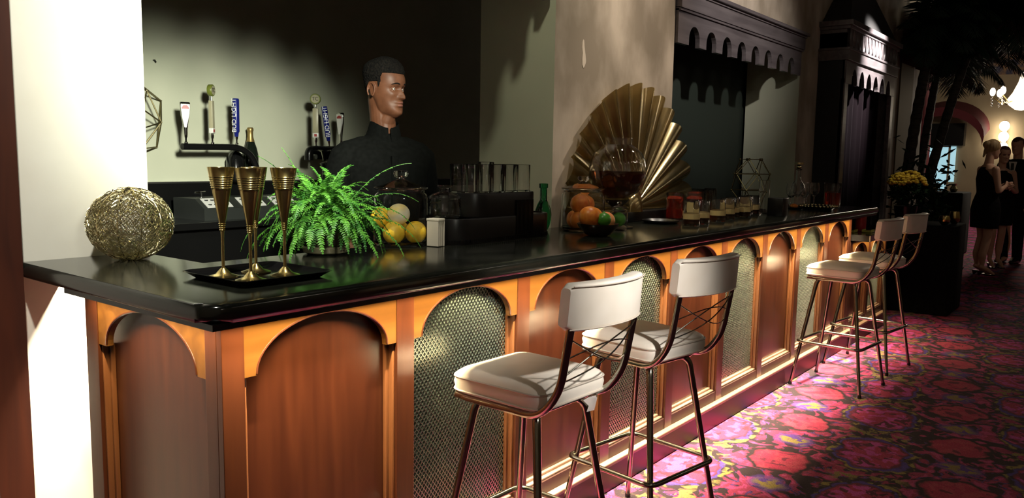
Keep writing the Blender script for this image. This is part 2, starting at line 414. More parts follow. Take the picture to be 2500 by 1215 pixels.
# ================================================================ THE ROOM
def two_faced(name, x0, x1, y0, y1, z0, z1, front, side, label):
    bm = B(); box(bm, x0, x1, y0, y1, z0, z1)
    o = struct(name, bm, front, label, 'wall'); o.data.materials.append(MT[side])
    for p in o.data.polygons:
        if p.normal.x < -.5 or p.normal.x > .5: p.material_index = 1  # olive sides hold their dim greenish light as colour
    return o
struct('floor', sbox(-3, 30, -6, 13, -.1, 0), 'carpet', 'crimson and magenta patterned carpet floor', 'floor')
two_faced('wall_left', -1.5, 1.376, 2.66, 3.25, 0, 5.4, 'column', 'column', 'cream plaster column at the near end of the bar')
pier = two_faced('wall_pier', 3.21, 4.45, 2.27, 2.74, 0, 5.4, 'pier', 'wall_green', 'aged tan plaster pier behind the pleated brass fan')
two_faced('wall_right', 6.70, 11.4, 2.27, 2.72, 0, 5.4, 'pier', 'wall_green', 'tan plaster wall beside the dark wooden booth')
two_faced('wall_over_pelmet', 4.45, 6.70, 2.27, 2.72, 2.40, 5.4, 'pier', 'wall_green', 'tan plaster wall above the scalloped pelmet')
two_faced('wall_over_opening', 1.376, 3.21, 2.27, 2.72, 2.42, 5.4, 'pier', 'wall_green', 'plaster wall above the service opening')
struct('wall_niche_shade', sbox(4.40, 6.90, 2.745, 2.80, 0, 3.4), 'niche_shade', 'added dark sheet for the shade in the opening right of the pier', 'wall')  # dark sheet added to stand for the unlit depth of the opening
struct('wall_opposite', sbox(-1.5, 16, -6, -5.9, 0, 5.4), 'lobby_wall', 'tan wall across the room, behind the camera', 'wall')
struct('wall_back', sbox(.6, 11.4, 4.8, 4.9, 0, 3.4), 'wall_green', 'olive painted back wall behind the bartender', 'wall')
struct('wall_side', sbox(.5, .6, 3.25, 4.9, 0, 3.4), 'wall_green', 'side wall of the service room', 'wall')
struct('ceiling_service', sbox(.5, 11.4, 2.72, 4.9, 3.35, 3.45), 'dark_paint', 'dark ceiling of the service room', 'ceiling')
bm = B()
P = [(3.448, 1.985), (3.455, 2.0), (3.462, 1.995), (3.468, 1.96), (3.478, 1.925), (3.484, 1.895), (3.482, 1.885), (3.472, 1.868), (3.462, 1.858), (3.452, 1.872), (3.449, 1.90), (3.452, 1.93), (3.446, 1.96)]
prism(bm, [(x, 2.268, z) for x, z in P], (0, .004, 0))
obj('plaster_patch', bm, 'patch', pier, smooth=False, label='pale bare patch of missing paint')
post = struct('trim_1', sbox(.86, .955, 2.60, 2.66, 0, 5.4), 'wood_post', 'red brown wooden door post at the left edge', 'trim')

def pelmet(name, x0, x1, y0, zb, n, label, pitch):
    t = thing(name, label, 'pelmet', (x0, y0, 0))
    W = x1-x0
    pts = [(0, 0, zb), ]
    x = .10
    for i in range(n):
        c0 = .1+(W-.2)*(i+.5)/n; hw = (W-.2)/n*.30
        pts += [(c0-hw, 0, zb)] + [(c0+hw*cos(pi-pi*k/12), 0, zb+.035+.085*sin(pi*k/12)) for k in range(13)] + [(c0+hw, 0, zb)]
    pts += [(W, 0, zb), (W, 0, zb+.20), (0, 0, zb+.20)]
    bm = B(); prism(bm, pts, (0, .03, 0)); obj('arcaded_board', bm, 'dark_wood', t, smooth=False)
    bm = B(); box(bm, -.0, W+.02, -.02, .03, zb+.205, zb+.30); box(bm, -.0, W+.02, -.012, .03, zb+.19, zb+.21)
    obj('fascia_board', bm, 'dark_wood', t, smooth=False)
    bm = B(); box(bm, 0, W+.04, -.05, .03, zb+.31, zb+.335, .004); box(bm, 0, W+.03, -.03, .03, zb+.297, zb+.312); obj('cornice', bm, 'dark_wood', t, smooth=False)
    return t
pelmet('scalloped_pelmet', 4.455, 6.66, 2.25, 2.105, 8, 'dark wooden arch-cut pelmet over the opening right of the brass fan', .26)
pelmet('scalloped_pelmet', 1.40, 3.17, 2.29, 2.150, 7, 'dark wooden pelmet at the top of the service opening, only its corner showing', .26)

# kiosk: dark timber booth with pointed roof
K = thing('ticket_booth', 'dark wooden booth with arcaded front, pointed roof and maroon curtains against the wall', 'booth', (7.16, 2.05, 0))
kx = 1.70
def part(name, m, *boxes, parent=K, bev=0, label=None):
    bm = B()
    for b_ in boxes: box(bm, *b_, bev=bev)
    return obj(name, bm, m, parent, smooth=False, label=label)
part('side_panel', 'roof_and_shade_black', (0, .03, .0, .22, 0, 2.5)); part('side_panel', 'dark_wood', (kx-.03, kx, 0, .22, 0, 2.5))  # left side blackened: its unlit shade is put into the colour
part('post', 'dark_wood', (0, .10, -.012, .03, 0, 2.12), bev=.004); part('post', 'dark_wood', (kx-.10, kx, -.012, .03, 0, 2.12), bev=.004)
pts = [(0, 0, 2.08)]
for i in range(6):
    c0 = .14+(kx-.28)*(i+.5)/6; hw = .082
    pts += [(c0-hw, 0, 2.08)] + [(c0+hw*cos(pi-pi*k/12)*(1-.15*sin(pi*k/12)), 0, 2.10+.115*sin(pi*k/12)) for k in range(13)] + [(c0+hw, 0, 2.08)]
pts += [(kx, 0, 2.08), (kx, 0, 2.30), (0, 0, 2.30)]
bm = B(); prism(bm, [(x, y-.015, z) for x, y, z in pts], (0, .03, 0)); obj('arcaded_board', bm, 'dark_wood', K, smooth=False)
part('fascia', 'dark_wood', (-.02, kx+.02, -.035, .22, 2.27, 2.36), (-.03, kx+.03, -.045, .22, 2.355, 2.375), bev=.003)
part('frieze_board', 'dark_wood', (0, kx, .0, .22, 2.37, 2.56))
for i in range(14):
    x = .09+i*(kx-.18)/13
    bm = B(); prism(bm, [(x+.030*cos(a*pi/8), -.022, 2.465+.072*sin(a*pi/8)) for a in range(16)][::-1], (0, .022, 0))
    tube(bm, [(x+.046*cos(a*pi/10), -.02, 2.465+.088*sin(a*pi/10)) for a in range(20)], .010, 6, closed=True)
    obj('oval_fret', bm, 'dark_wood', K)
part('cornice', 'dark_wood', (-.04, kx+.04, -.06, .22, 2.555, 2.60), (-.02, kx+.02, -.035, .22, 2.53, 2.56), bev=.004)
bm = B(); rows(bm, [[(.02, -.02, 2.60), (kx-.02, -.02, 2.60), (kx-.02, .215, 2.60), (.02, .215, 2.60)], [(kx*.47, .19, 3.25), (kx*.53, .19, 3.25), (kx*.53, .212, 3.25), (kx*.47, .212, 3.25)]])
obj('roof', bm, 'roof_and_shade_black', K, smooth=False)
for s in (0, 1):
    bm = B(); x0 = .11+s*.74
    top = [(x0+.74*i/60, .05+.018*sin(i*.95+s), 2.2) for i in range(61)]
    rows(bm, [[(p[0], p[1]+.07+.012*sin(i*.4), z) for i, p in enumerate(top)] for z in (.0, .7, 1.4, 2.2)], closed=False, cap=False)
    o = obj('curtain', bm, 'curtain', K, fix=False)
# red awning in the arch beyond the booth
A_ = thing('arch_awning', 'burgundy canvas arch with ochre inside on the wall just past the booth', 'awning', (10.4, 2.26, 0))
bm = B(); pts = [(.38*cos(pi*i/20), 0, 2.55+.62*sin(pi*i/20)) for i in range(21)]
rows(bm, [[(p[0]*.86, -.01, 2.55+(p[2]-2.55)*.86) for p in pts], [(p[0], -.01, p[2]) for p in pts], [(p[0], -.30, p[2]-.12) for p in pts], [(p[0]*.86, -.30, 2.43+(p[2]-2.55)*.86) for p in pts]], closed=False, cap=False)
obj('canvas_hood', bm, 'burgundy', A_, fix=False)
bm = B(); prism(bm, [(.32*cos(pi*i/20), -.005, 2.55+.52*sin(pi*i/20)) for i in range(21)]+[(-.32, -.005, .6), (.32, -.005, .6)], (0, .01, 0)); obj('back_panel', bm, 'ochre', A_, smooth=False)

# ---------------------------------------------------------------- far lobby
struct('wall_entrance', sbox(-1.6, -1.5, -6, 3.2, 0, 5.4), 'column', 'cream wall at the near end of the room', 'wall')
struct('wall_far', sbox(27, 27.2, -6, 13, 0, 5.4), 'lobby_wall', 'tan far wall of the lobby', 'wall')
struct('ceiling', sbox(-3, 30, -6, 13, 5.4, 5.5), 'ceiling', 'dark coffered ceiling', 'ceiling')
for i, x in enumerate((12.5, 17.0, 21.5)):
    bm = B(); box(bm, x, x+.5, -6, 9, 5.0, 5.4); struct('trim_%d' % (2+i), bm, 'ceiling', 'dark ceiling beam across the lobby, number %d from the bar' % (i+1), 'trim')
    bm = B(); box(bm, x-.03, x, -6, 9, 4.98, 5.06); struct('trim_%d' % (6+i), bm, 'beam', 'pale moulding on ceiling beam number %d' % (i+1), 'trim')
struct('trim_10', sbox(26.9, 27, -6, 9, 4.0, 4.75), 'frieze', 'painted frieze along the top of the far wall', 'trim')
struct('trim_11', sbox(26.8, 27, -6, 9, 4.75, 4.85), 'beam', 'pale cornice of the far wall', 'trim')
d = thing('glass_doorway', 'bright blue daylit doorway at the far end of the lobby', 'doorway', (26.95, 4.87, 0))
part('daylit_pane', 'day', (0, .03, -.32, .38, .35, 1.95), parent=d); part('daylit_pane', 'day', (-.02, .01, -.50, -.34, .9, 1.95), parent=d)
part('door_frame', 'lobby_wall', (-.03, .05, -.36, -.30, 0, 2.0), (-.03, .05, .36, .42, 0, 2.0), (-.03, .05, -.36, .42, 1.93, 2.0), parent=d)
part('transom_box', 'black', (-.3, .03, -.72, .46, 1.97, 2.62), parent=d)
aw = thing('awning', 'burgundy barrel awning over the far lobby doorway', 'awning', (26.99, 4.65, 0))
bm = B(); pts = [(0, 1.1*cos(pi*i/16), 2.45+.85*sin(pi*i/16)) for i in range(17)]
rows(bm, [pts, [(-1.0, p[1], p[2]-.25) for p in pts]], closed=False, cap=False)
rows(bm, [[(-1.0, p[1], p[2]-.25) for p in pts], [(-1.0, p[1]*.97, p[2]-.5) for p in pts]], closed=False, cap=False)
obj('canvas_hood', bm, 'burgundy', aw, fix=False)
pi_ = thing('draped_pillar', 'maroon draped pillar left of the blue doorway', 'pillar', (19, 3.85, 0))
bm = B(); lathe(bm, [(.0, 0), (.28, 0), (.27, 1.5), (.25, 3.4), (.29, 3.5), (0, 3.5)], 20); obj('pillar_shaft', bm, 'burgundy', pi_)
# table draped in black before the pillar
tb = thing('draped_table', 'tall table under a black cloth on the lobby carpet', 'table', (14.2, 2.45, 0))
bm = B(); box(bm, -.4, .4, -.35, .45, 0, .98, .02); obj('table_cloth', bm, 'cloth_black', tb)
for k, (dx, dy) in enumerate(((-.1, .1), (-.15, -.18))):
    v = thing('brass_vase', ('small brass vase on the black draped table, nearer the palms', 'small brass vase on the black draped table, nearer the guests')[k], 'vase', (14.2+dx, 2.45+dy, .98), group='brass vases on the draped table')
    bm = B(); lathe(bm, [(0, 0), (.04, 0), (.06, .05), (.03, .10), (.045, .13), (.04, .13), (.025, .10), (0, .09)], 16); obj('vase_body', bm, 'gold', v)
def sconce(x, y, z, label):
    s = thing('wall_sconce', label, 'lamp', (x, y, z))
    part('back_plate', 'brass', (0, .04, -.06, .06, -.6, .3), parent=s)
    for k in range(3):
        bm = B(); ball(bm, (-.1, 0, -.42+k*.30), .13, 14, 10, (1, 1, 1.1)); obj('lamp_globe', bm, 'bulb', s)
sconce(26.9, 3.17, 2.35, 'three stacked glowing globes on the far wall')
# chandelier
ch = thing('chandelier', 'bright crystal chandelier hanging in the lobby', 'chandelier', (15.5, 1.62, 2.3))
bm = B(); lathe(bm, [(0, 0), (.09, .02), (.19, .10), (.22, .17), (.14, .29), (.07, .46), (.04, .60), (0, .62)], 20); obj('crystal_basket', bm, 'shade_glow', ch)
bm = B(); tube(bm, [(0, 0, .62), (0, 0, 2.9)], .012, 6); obj('chain', bm, 'brass', ch)
for k in range(8):
    a = k*pi/4+.2
    bm = B(); tube(bm, [(.05*cos(a), .05*sin(a), .2), (.28*cos(a), .28*sin(a), .12), (.42*cos(a), .42*sin(a), .24)], .012, 6)
    ar = obj('arm', bm, 'brass', ch)
    bm = B(); ball(bm, (.42*cos(a), .42*sin(a), .31), .042, 10, 8, (1, 1, 1.6)); obj('candle_bulb', bm, 'bulb', ar)
    bm = B()
    for q in range(3): ball(bm, (.42*cos(a)+.02*(q-1), .42*sin(a), .20-.05*q), .016, 6, 5, (1, 1, 1.6))
    obj('crystal_drop', bm, 'glass', ar)
def added_globe(x, y, z, k):  # glowing globes added out of view for brass and glass to reflect
    t = thing('reflection_globe', 'unseen globe added over the aisle for reflections, %s from the entrance' % k, 'lamp', (x, y, z), group='added reflection globes over the aisle')
    bm = B(); ball(bm, (0, 0, 0), .11, 20, 14); obj('lamp_globe', bm, 'added_globe_glow', t)  # glowing ball added for reflections, no real lamp here
    bm = B(); tube(bm, [(0, 0, .10), (0, 0, 5.4-z)], .008, 6); lathe(bm, [(0, .10), (.05, .10), (.03, .15), (0, .15)], 14); obj('added_globe_cord', bm, 'brass', t)
for k, (x, y) in zip(('first', 'second', 'third', 'fourth', 'fifth'), ((.2, -1.9), (2.6, -2.2), (5.0, -2.4), (7.4, -2.6), (9.8, -2.8))): added_globe(x, y, 3.3, k)
point('chandelier_light', (15.2, 1.6, 2.2), 55, (1, .86, .66), .3)
spot('awning_fill', (10.3, 1.5, 4.0), (10.4, 2.26, 2.5), 45, (1, .9, .7), 80, .8, .05)  # added fill on the arch awning, no fitting there

# ================================================================ THE BAR
MAP = {'front': lambda u, d, z: (u, 1.69-d, z), 'end': lambda u, d, z: (1.04-d, u, z)}
def ubox(bm, f, u0, u1, d0, d1, z0, z1, bev=0):
    a = f(u0, d0, z0); b = f(u1, d1, z1)
    box(bm, min(a[0], b[0]), max(a[0], b[0]), min(a[1], b[1]), max(a[1], b[1]), z0, z1, bev)
def lattice(bm, f, u0, u1, z0, z1, d, su=.0165, sz=.0205, th=.0026):
    for sgn in (1, -1):
        k = -200
        slope = sz/su*sgn
        while k < 200:
            # line z = slope*u + k*sz*... clipped to rectangle
            c0 = z0+k*sz-(0 if sgn > 0 else 0)
            pts = []
            ul, ur = u0, u1
            def z_at(u): return c0+slope*(u-u0)
            ua, ub = (ul, ur)
            # clip by z
            if slope > 0:
                ua = max(ul, u0+(z0-c0)/slope); ub = min(ur, u0+(z1-c0)/slope)
            else:
                ua = max(ul, u0+(z1-c0)/slope); ub = min(ur, u0+(z0-c0)/slope)
            if ub-ua > .002:
                du, dz = 1, slope; l = sqrt(du*du+dz*dz); nu, nz = -dz/l*th*.5, du/l*th*.5
                q = [(ua+nu, z_at(ua)+nz), (ub+nu, z_at(ub)+nz), (ub-nu, z_at(ub)-nz), (ua-nu, z_at(ua)-nz)]
                v = [bm.verts.new(f(a, d, b)) for a, b in q]; t = [bm.verts.new(f(a+nu*0, d+.0028, b)) for a, b in q]
                bm.faces.new(t)
                for i in range(4): bm.faces.new((v[i], v[(i+1) % 4], t[(i+1) % 4], t[i]))
            k += 1
def face(T, key, cen, hw, ah, zt, zs, za, zb=.175, u_lo=None, u_hi=None, kinds=None):
    f = MAP[key]
    edges = [u_lo]
    for i, c in enumerate(cen):
        # spandrel with arch cut-out
        L = c-hw; R_ = c+hw
        pts = [(L, zs), (c-ah, zs)] + [(c+ah*cos(pi-pi*k/28), zs+.004+(za-zs-.004)*sin(pi*k/28)) for k in range(29)] + [(c+ah, zs), (R_, zs), (R_, zt), (L, zt)]
        bm = B(); prism(bm, [f(u, -.003, z) for u, z in pts], Vector(f(0, -.023, 0))-Vector(f(0, -.003, 0)))
        obj('arched_spandrel', bm, 'wood_h', T, smooth=False)
        bm = B()
        tube(bm, [f(c+(ah+.002)*cos(pi-pi*k/28), -.004, zs+.004+(za-zs-.002)*sin(pi*k/28)) for k in range(29)], .0035, 6)
        obj('arch_bead', bm, 'wood', T)
        kind = kinds[i]
        bm = B(); ubox(bm, f, L-.005, R_+.005, -.055, -.040, zb-.01, za+.01)
        bp = obj('grille_panel' if kind else 'wood_panel', bm, 'grille_back' if kind else 'wood_panel', T, smooth=False)
        if kind:
            bm = B(); lattice(bm, f, L, R_, zb, za+.005, -.040); obj('lattice', bm, 'grille', bp, smooth=False, fix=False)
        for s in (-1, 1):
            e = c+s*hw
            bm = B(); ubox(bm, f, min(e, e-s*.010), max(e, e-s*.010), -.040, -.010, zb, zs, .0025)
            ubox(bm, f, min(e-s*.008, e-s*.022), max(e-s*.008, e-s*.022), -.040, -.026, zb, zs, .003)
            obj('moulding', bm, 'wood_gold', T)
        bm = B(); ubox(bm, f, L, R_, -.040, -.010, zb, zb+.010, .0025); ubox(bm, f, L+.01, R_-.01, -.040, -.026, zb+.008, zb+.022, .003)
        obj('moulding', bm, 'lit_edge', T)
        edges += [L, R_]
    edges.append(u_hi)
    for i in range(0, len(edges), 2):
        bm = B(); ubox(bm, f, edges[i], edges[i+1], -.022, 0, .10, zt, .0015)
        if edges[i+1]-edges[i] > .09:
            pass
        obj('post', bm, 'wood', T, smooth=False)
    bm = B(); ubox(bm, f, u_lo, u_hi, -.024, -.002, .10, zb); obj('bottom_rail', bm, 'wood_base', T, smooth=False)
BAR = thing('bar_cabinet', 'long mahogany bar front with arched wood and metal lattice panels', 'bar')
face(BAR, 'front', [1.358+.5835*k for k in range(9)], .256, .218, 1.0, .850, .978, u_lo=1.04, u_hi=6.34, kinds=[0, 1]*4+[0])
face(BAR, 'end', [2.045], .282, .236, 1.0, .846, .972, u_lo=1.7125, u_hi=2.40, kinds=[0])
bm = B(); box(bm, 1.09, 6.32, 1.75, 2.2, 0, 1.0); box(bm, 1.09, 1.33, 2.2, 2.39, 0, 1.0); obj('carcass', bm, 'wood_base', BAR, smooth=False)
bm = B(); box(bm, 1.018, 6.34, 1.665, 1.70, 0, .108); box(bm, 1.018, 1.05, 1.70, 2.40, 0, .108); obj('plinth', bm, 'wood_base', BAR, smooth=False)
bm = B(); box(bm, 1.012, 6.342, 1.660, 1.692, .108, .126, .004); box(bm, 1.012, 1.042, 1.692, 2.40, .108, .126, .004); obj('plinth_cap', bm, 'lit_edge', BAR)
part('back_face', 'black', (1.33, 6.32, 2.2, 2.215, 0, 1.0), (1.33, 1.345, 2.2, 2.39, 0, 1.0), parent=BAR)

TOP = thing('bar_counter_top', 'long L-shaped black bar counter top with rounded corner', 'counter top')
bm = B()
xo, yo = .955, 1.598
ol = [(xo, 2.655)] + [(xo+.06-.06*cos(a*pi/16), yo+.06-.06*sin(a*pi/16)) for a in range(9)] + [(6.72, yo), (6.72, 2.262), (1.338, 2.262), (1.338, 2.655)]
prism(bm, [(x, y, 1.016) for x, y in ol], (0, 0, .044))
es = [e for e in bm.edges if abs(e.verts[0].co.z-e.verts[1].co.z) < 1e-6 and max(v.co.y for v in e.verts) < 2.6 and not (min(v.co.x for v in e.verts) > 1.3 and min(v.co.y for v in e.verts) > 2.2) or (abs(e.verts[0].co.z-e.verts[1].co.z) < 1e-6 and all(abs(v.co.x-xo) < 1e-4 for v in e.verts))]
bmesh.ops.bevel(bm, geom=es, offset=.017, segments=5, affect='EDGES', profile=.5)
obj('slab', bm, 'counter', TOP)
bm = B(); prism(bm, [(x, y, 1.0005) for x, y in [(.968, 2.36), (.968, 1.606), (6.70, 1.606), (6.70, 1.6425), (.9925, 1.6425), (.9925, 2.36)]], (0, 0, .0150)); box(bm, 1.03, 1.0925, 2.361, 2.655, 1.0, 1.015); obj('edge_board', bm, 'black', TOP, smooth=False)
part('inner_edge', 'black', (1.338, 6.6, 2.255, 2.262, 1.0, 1.02), parent=TOP)

# lower counter at the far end
LOW = thing('low_bar', 'lower bar section beyond the main counter with arched wooden panels', 'bar')
face(LOW, 'front', [6.65, 7.18], .235, .196, .80, .655, .775, u_lo=6.345, u_hi=7.45, kinds=[0, 1])
bm = B(); box(bm, 6.35, 7.44, 1.75, 1.95, 0, .80); obj('carcass', bm, 'wood_base', LOW, smooth=False)
bm = B(); box(bm, 6.345, 7.45, 1.66, 1.70, 0, .108); obj('plinth', bm, 'wood_base', LOW, smooth=False)
bm = B(); box(bm, 6.345, 7.45, 1.655, 1.69, .108, .126, .004); obj('plinth_cap', bm, 'lit_edge', LOW)
LT = thing('low_counter_top', 'low black counter top with a bright steel edge beyond the main counter', 'counter top')
part('slab', 'black_gloss', (6.345, 7.55, 1.56, 1.96, .815, .86), parent=LT); part('steel_edge', 'steel_edge', (6.345, 7.555, 1.552, 1.562, .818, .861), parent=LT)

# ================================================================ BAR STOOLS
def make_stool(label):
    t = thing('bar_stool', label, 'bar stool', (0, 0, 0), group='cream vinyl bar stools along the bar')
    # local: front (towards bar) = +Y, seat centre at origin, z up from the carpet
    s = .166
    def sq(x0, x1, y0, y1, z, r, seg=6):
        return [(p.x, p.y, z) for p in rounded_closed([(x0, y0, 0), (x1, y0, 0), (x1, y1, 0), (x0, y1, 0)], r, seg)]
    bm = B()
    R = []
    for z, k in ((.700, .93), (.706, 1.0), (.735, 1.03), (.752, 1.012), (.762, .985), (.772, .90), (.779, .72), (.783, .40), (.784, .05)):
        R.append([(p[0]*k, p[1]*k, z) for p in sq(-s, s, -s, s+.01, 0, .05*(1 if k > .5 else 1))])
    rows(bm, R); obj('seat', bm, 'vinyl', t)
    bm = B(); tube(bm, [(p[0]*1.018, p[1]*1.018, .752) for p in sq(-s, s, -s, s+.01, 0, .05)], .0035, 6, closed=True)
    tube(bm, [(p[0]*1.02, p[1]*1.02, .712) for p in sq(-s, s, -s, s+.01, 0, .05)], .0030, 6, closed=True)
    obj('seat_piping', bm, 'piping', t)
    # side rails that turn up into the back uprights: one tube each side
    for sx in (-1, 1):
        x = sx*(s-.012)
        path = rounded([(x*.96, s+.0, .690), (x, -.155, .690), (x*1.02, -.225, .775), (x*1.03, -.262, .985)], .055, 7)
        bm = B(); tube(bm, path, .0115, 12); obj('back_upright', bm, 'tube', t)
    bm = B(); tube(bm, rounded_closed([(-s+.012, -.12, .688), (s-.012, -.12, .688), (s-.012, s+.0, .688), (-s+.012, s+.0, .688)], .05, 5), .0095, 10, closed=True)
    obj('seat_frame', bm, 'tube', t)
    # backrest: curved pad
    R = []
    n = 20
    for i in range(n+1):
        u = -1+2*i/n; x = u*.178; yb = -.250-.035*(1-u*u)+.0
        th = .026*(1-.25*abs(u)**6); zz0, zz1 = .948, 1.078
        ring = rounded_closed([(x, yb-th, zz0), (x, yb+th, zz0), (x, yb+th+.004, zz1), (x, yb-th+.004, zz1)], .015, 4)
        e = 1 if 0 < i < n else .80
        cz = (zz0+zz1)/2
        R.append([(p.x, yb+(p.y-yb)*e-.10*(p.z-1.013)*1.0, cz+(p.z-cz)*(e if e < 1 else 1)) for p in ring])
    bm = B(); rows(bm, R); obj('backrest', bm, 'vinyl', t)
    bm = B()
    for off in (-1, 1):
        pts = [];
        for i in range(n+1):
            u = -1+2*i/n; pts.append((u*.175, -.250-.035*(1-u*u)-.0275*(1-.25*abs(u)**6)-.10*(off*.055), 1.013+off*.058))
        tube(bm, pts, .0022, 5)
    obj('backrest_piping', bm, 'piping', t)
    # crossed wire decoration in the back
    bm = B()
    y = lambda z: -.215-.05*(z-.76)/.19
    for za, zb, bow in ((.80, .935, .0), (.815, .925, .02), (.925, .835, -.01), (.87, .872, .02)):
        pts = [(-s+.01+(2*s-.02)*k/10, y(za+(zb-za)*k/10)-.03*sin(pi*k/10), za+(zb-za)*k/10+bow*sin(pi*k/10)*2-.012*sin(pi*k/10)) for k in range(11)]
        tube(bm, pts, .0022, 6)
    obj('wire_motif', bm, 'tube', t)
    foot = []
    for sx in (-1, 1):
        for sy in (-1, 1):
            top = Vector((sx*.105, sy*.10, .682)); ft = Vector((sx*.205, sy*.215, .0))
            path = rounded([(sx*.05, sy*.06, .682), (sx*.115, sy*.115, .682), (ft.x, ft.y, .006)], .04, 6)
            bm = B(); tube(bm, path, [.0125]*(len(path)-1)+[.0095], 10); l = obj('leg', bm, 'tube', t)
            bm = B(); lathe(bm, [(0, 0), (.011, 0), (.012, .012), (.009, .022), (0, .022)], 10, (ft.x, ft.y, 0)); obj('foot_cap', bm, 'black', l)
    q = .195
    bm = B(); tube(bm, rounded_closed([(-q, -q, .285), (q, -q, .285), (q, q, .285), (-q, q, .285)], .045, 6), .0095, 10, closed=True)
    obj('foot_ring', bm, 'tube', t)
    bm = B(); lathe(bm, [(0, .678), (.10, .678), (.10, .70), (0, .70)], 20); obj('swivel_plate', bm, 'black_metal', t)
    return t
st = make_stool('cream vinyl bar stool nearest the camera, with a paper tag hanging under its seat')
st.location = (1.885, 1.395, 0); st.rotation_euler = (0, 0, radians(-2))
dup(st, (2.59, 1.395, 0), radians(-9), 'cream vinyl bar stool second from the camera, before the second lattice panel')
dup(st, (5.175, 1.41, 0), radians(-5), 'cream vinyl bar stool standing before the last lattice panels of the tall bar')
dup(st, (5.85, 1.405, 0), radians(-7), 'cream vinyl bar stool farthest from the camera, beside the low counter')
bm = B()
rows(bm, [[(1.93, 1.235, .694), (2.00, 1.245, .694), (2.055, 1.275, .692)], [(1.945, 1.225, .676), (2.005, 1.236, .672), (2.066, 1.268, .674)], [(1.93, 1.222, .662), (1.985, 1.230, .652), (2.03, 1.255, .662)]], closed=False, cap=False)
bmesh.ops.solidify(bm, geom=bm.faces[:], thickness=.0008)
tag(obj('paper_tag', bm, 'white'), 'white paper tag hanging under the nearest stool seat', 'tag')

# ================================================================ THINGS ON THE COUNTER
CZ = 1.0605
# woven wire ball
s_ = thing('wire_ball', 'woven gold wire ball resting on the counter corner by the column', 'ornament', (1.228, 2.49, CZ))
bm = B(); RX, RZ = .125, .113
rnd = random.Random(3)
for k in range(36):
    la = -pi/2+pi*(k+.5)/36
    n = 2*max(6, int(36*cos(la)))
    for ph in (0, 1):
        pts = []
        for i in range(n):
            a = 2*pi*(i+rnd.uniform(-.25, .25))/n
            l2 = la+.058*(1 if (i+ph+k) % 2 else -1)+rnd.uniform(-.04, .04)
            r = 1+rnd.uniform(-.025, .02)
            pts.append((RX*r*cos(l2)*cos(a), RX*r*cos(l2)*sin(a), RZ+RZ*r*sin(l2)))
        tube(bm, pts, .0022, 4, closed=True)
obj('woven_wire', bm, 'wire_gold', s_)
bm = B()
for k in range(6):
    a = k*pi/6+.3
    tube(bm, [(RX*1.01*cos(t)*cos(a), RX*1.01*cos(t)*sin(a), RZ+RZ*1.01*sin(t)) for t in [2*pi*i/40 for i in range(40)]], .0016, 5, closed=True)
obj('rib', bm, 'gold', s_)
# tray
ty = thing('serving_tray', 'black square tray under the brass flutes', 'tray', (1.285, 1.895, CZ))
bm = B()
def rr(h, z, r=.03): return [(p.x, p.y, z) for p in rounded_closed([(-h, -h, 0), (h, -h, 0), (h, h, 0), (-h, h, 0)], r, 5)]
rows(bm, [rr(.125, 0), rr(.145, .016), rr(.150, .018), rr(.147, .019), rr(.128, .005), rr(.01, .005, .005)]); obj('tray_body', bm, 'black_gloss', ty)
# brass flutes
def flute(label):
    t = thing('brass_flute', label, 'goblet', (0, 0, 0), group='brass flutes on the black tray')
    bm = B(); lathe(bm, [(0, .0), (.040, .0), (.0405, .003), (.036, .0045), (.020, .010), (.012, .020), (.006, .026), (0, .026)], 36); obj('foot', bm, 'brass', t)
    bm = B(); lathe(bm, [(0, .02), (.0046, .025), (.0042, .03), (.0040, .11), (.005, .132), (.0045, .14), (0, .14)], 14); obj('stem', bm, 'brass', t)
    bm = B(); pr = [(0, .13)]
    for k in range(4): pr += [(.006+.0006*k, .131+.006*k), (.0082+.0006*k, .134+.006*k), (.006+.0006*k, .1368+.006*k)]
    pr += [(0, .157)]; lathe(bm, pr, 20); obj('collar', bm, 'brass', t)
    bm = B(); r = lambda z: .0085+(z-.155)/(.310-.155)*(.0355-.0085)
    pr = [(0, .154), (.0085, .155)]
    z = .16
    while z < .248: pr.append((r(z), z)); z += .012
    for k in range(6):
        z = .250+k*.0062; pr += [(r(z), z), (r(z+.002)+.0012, z+.002), (r(z+.004)+.0002, z+.0042)]
    pr += [(r(.303), .303), (r(.310), .310), (r(.310)-.0015, .310), (r(.20)-.0015, .20), (r(.165)-.002, .165), (0, .163)]
    lathe(bm, pr, 48); obj('bowl', bm, 'brass', t)
    return t
f0 = flute('brass flute at the left of the black tray'); f0.location = (1.200, 1.930, CZ+.006); f0.scale = (1, 1, .955)
dup(f0, (1.213, 1.822, CZ+.006), .5, 'brass flute at the front of the black tray')
dup(f0, (1.312, 1.945, CZ+.006), 1.1, 'brass flute at the back of the tray, hidden behind the front one')
dup(f0, (1.330, 1.836, CZ+.006), 2, 'brass flute at the right of the black tray, beside the fern')
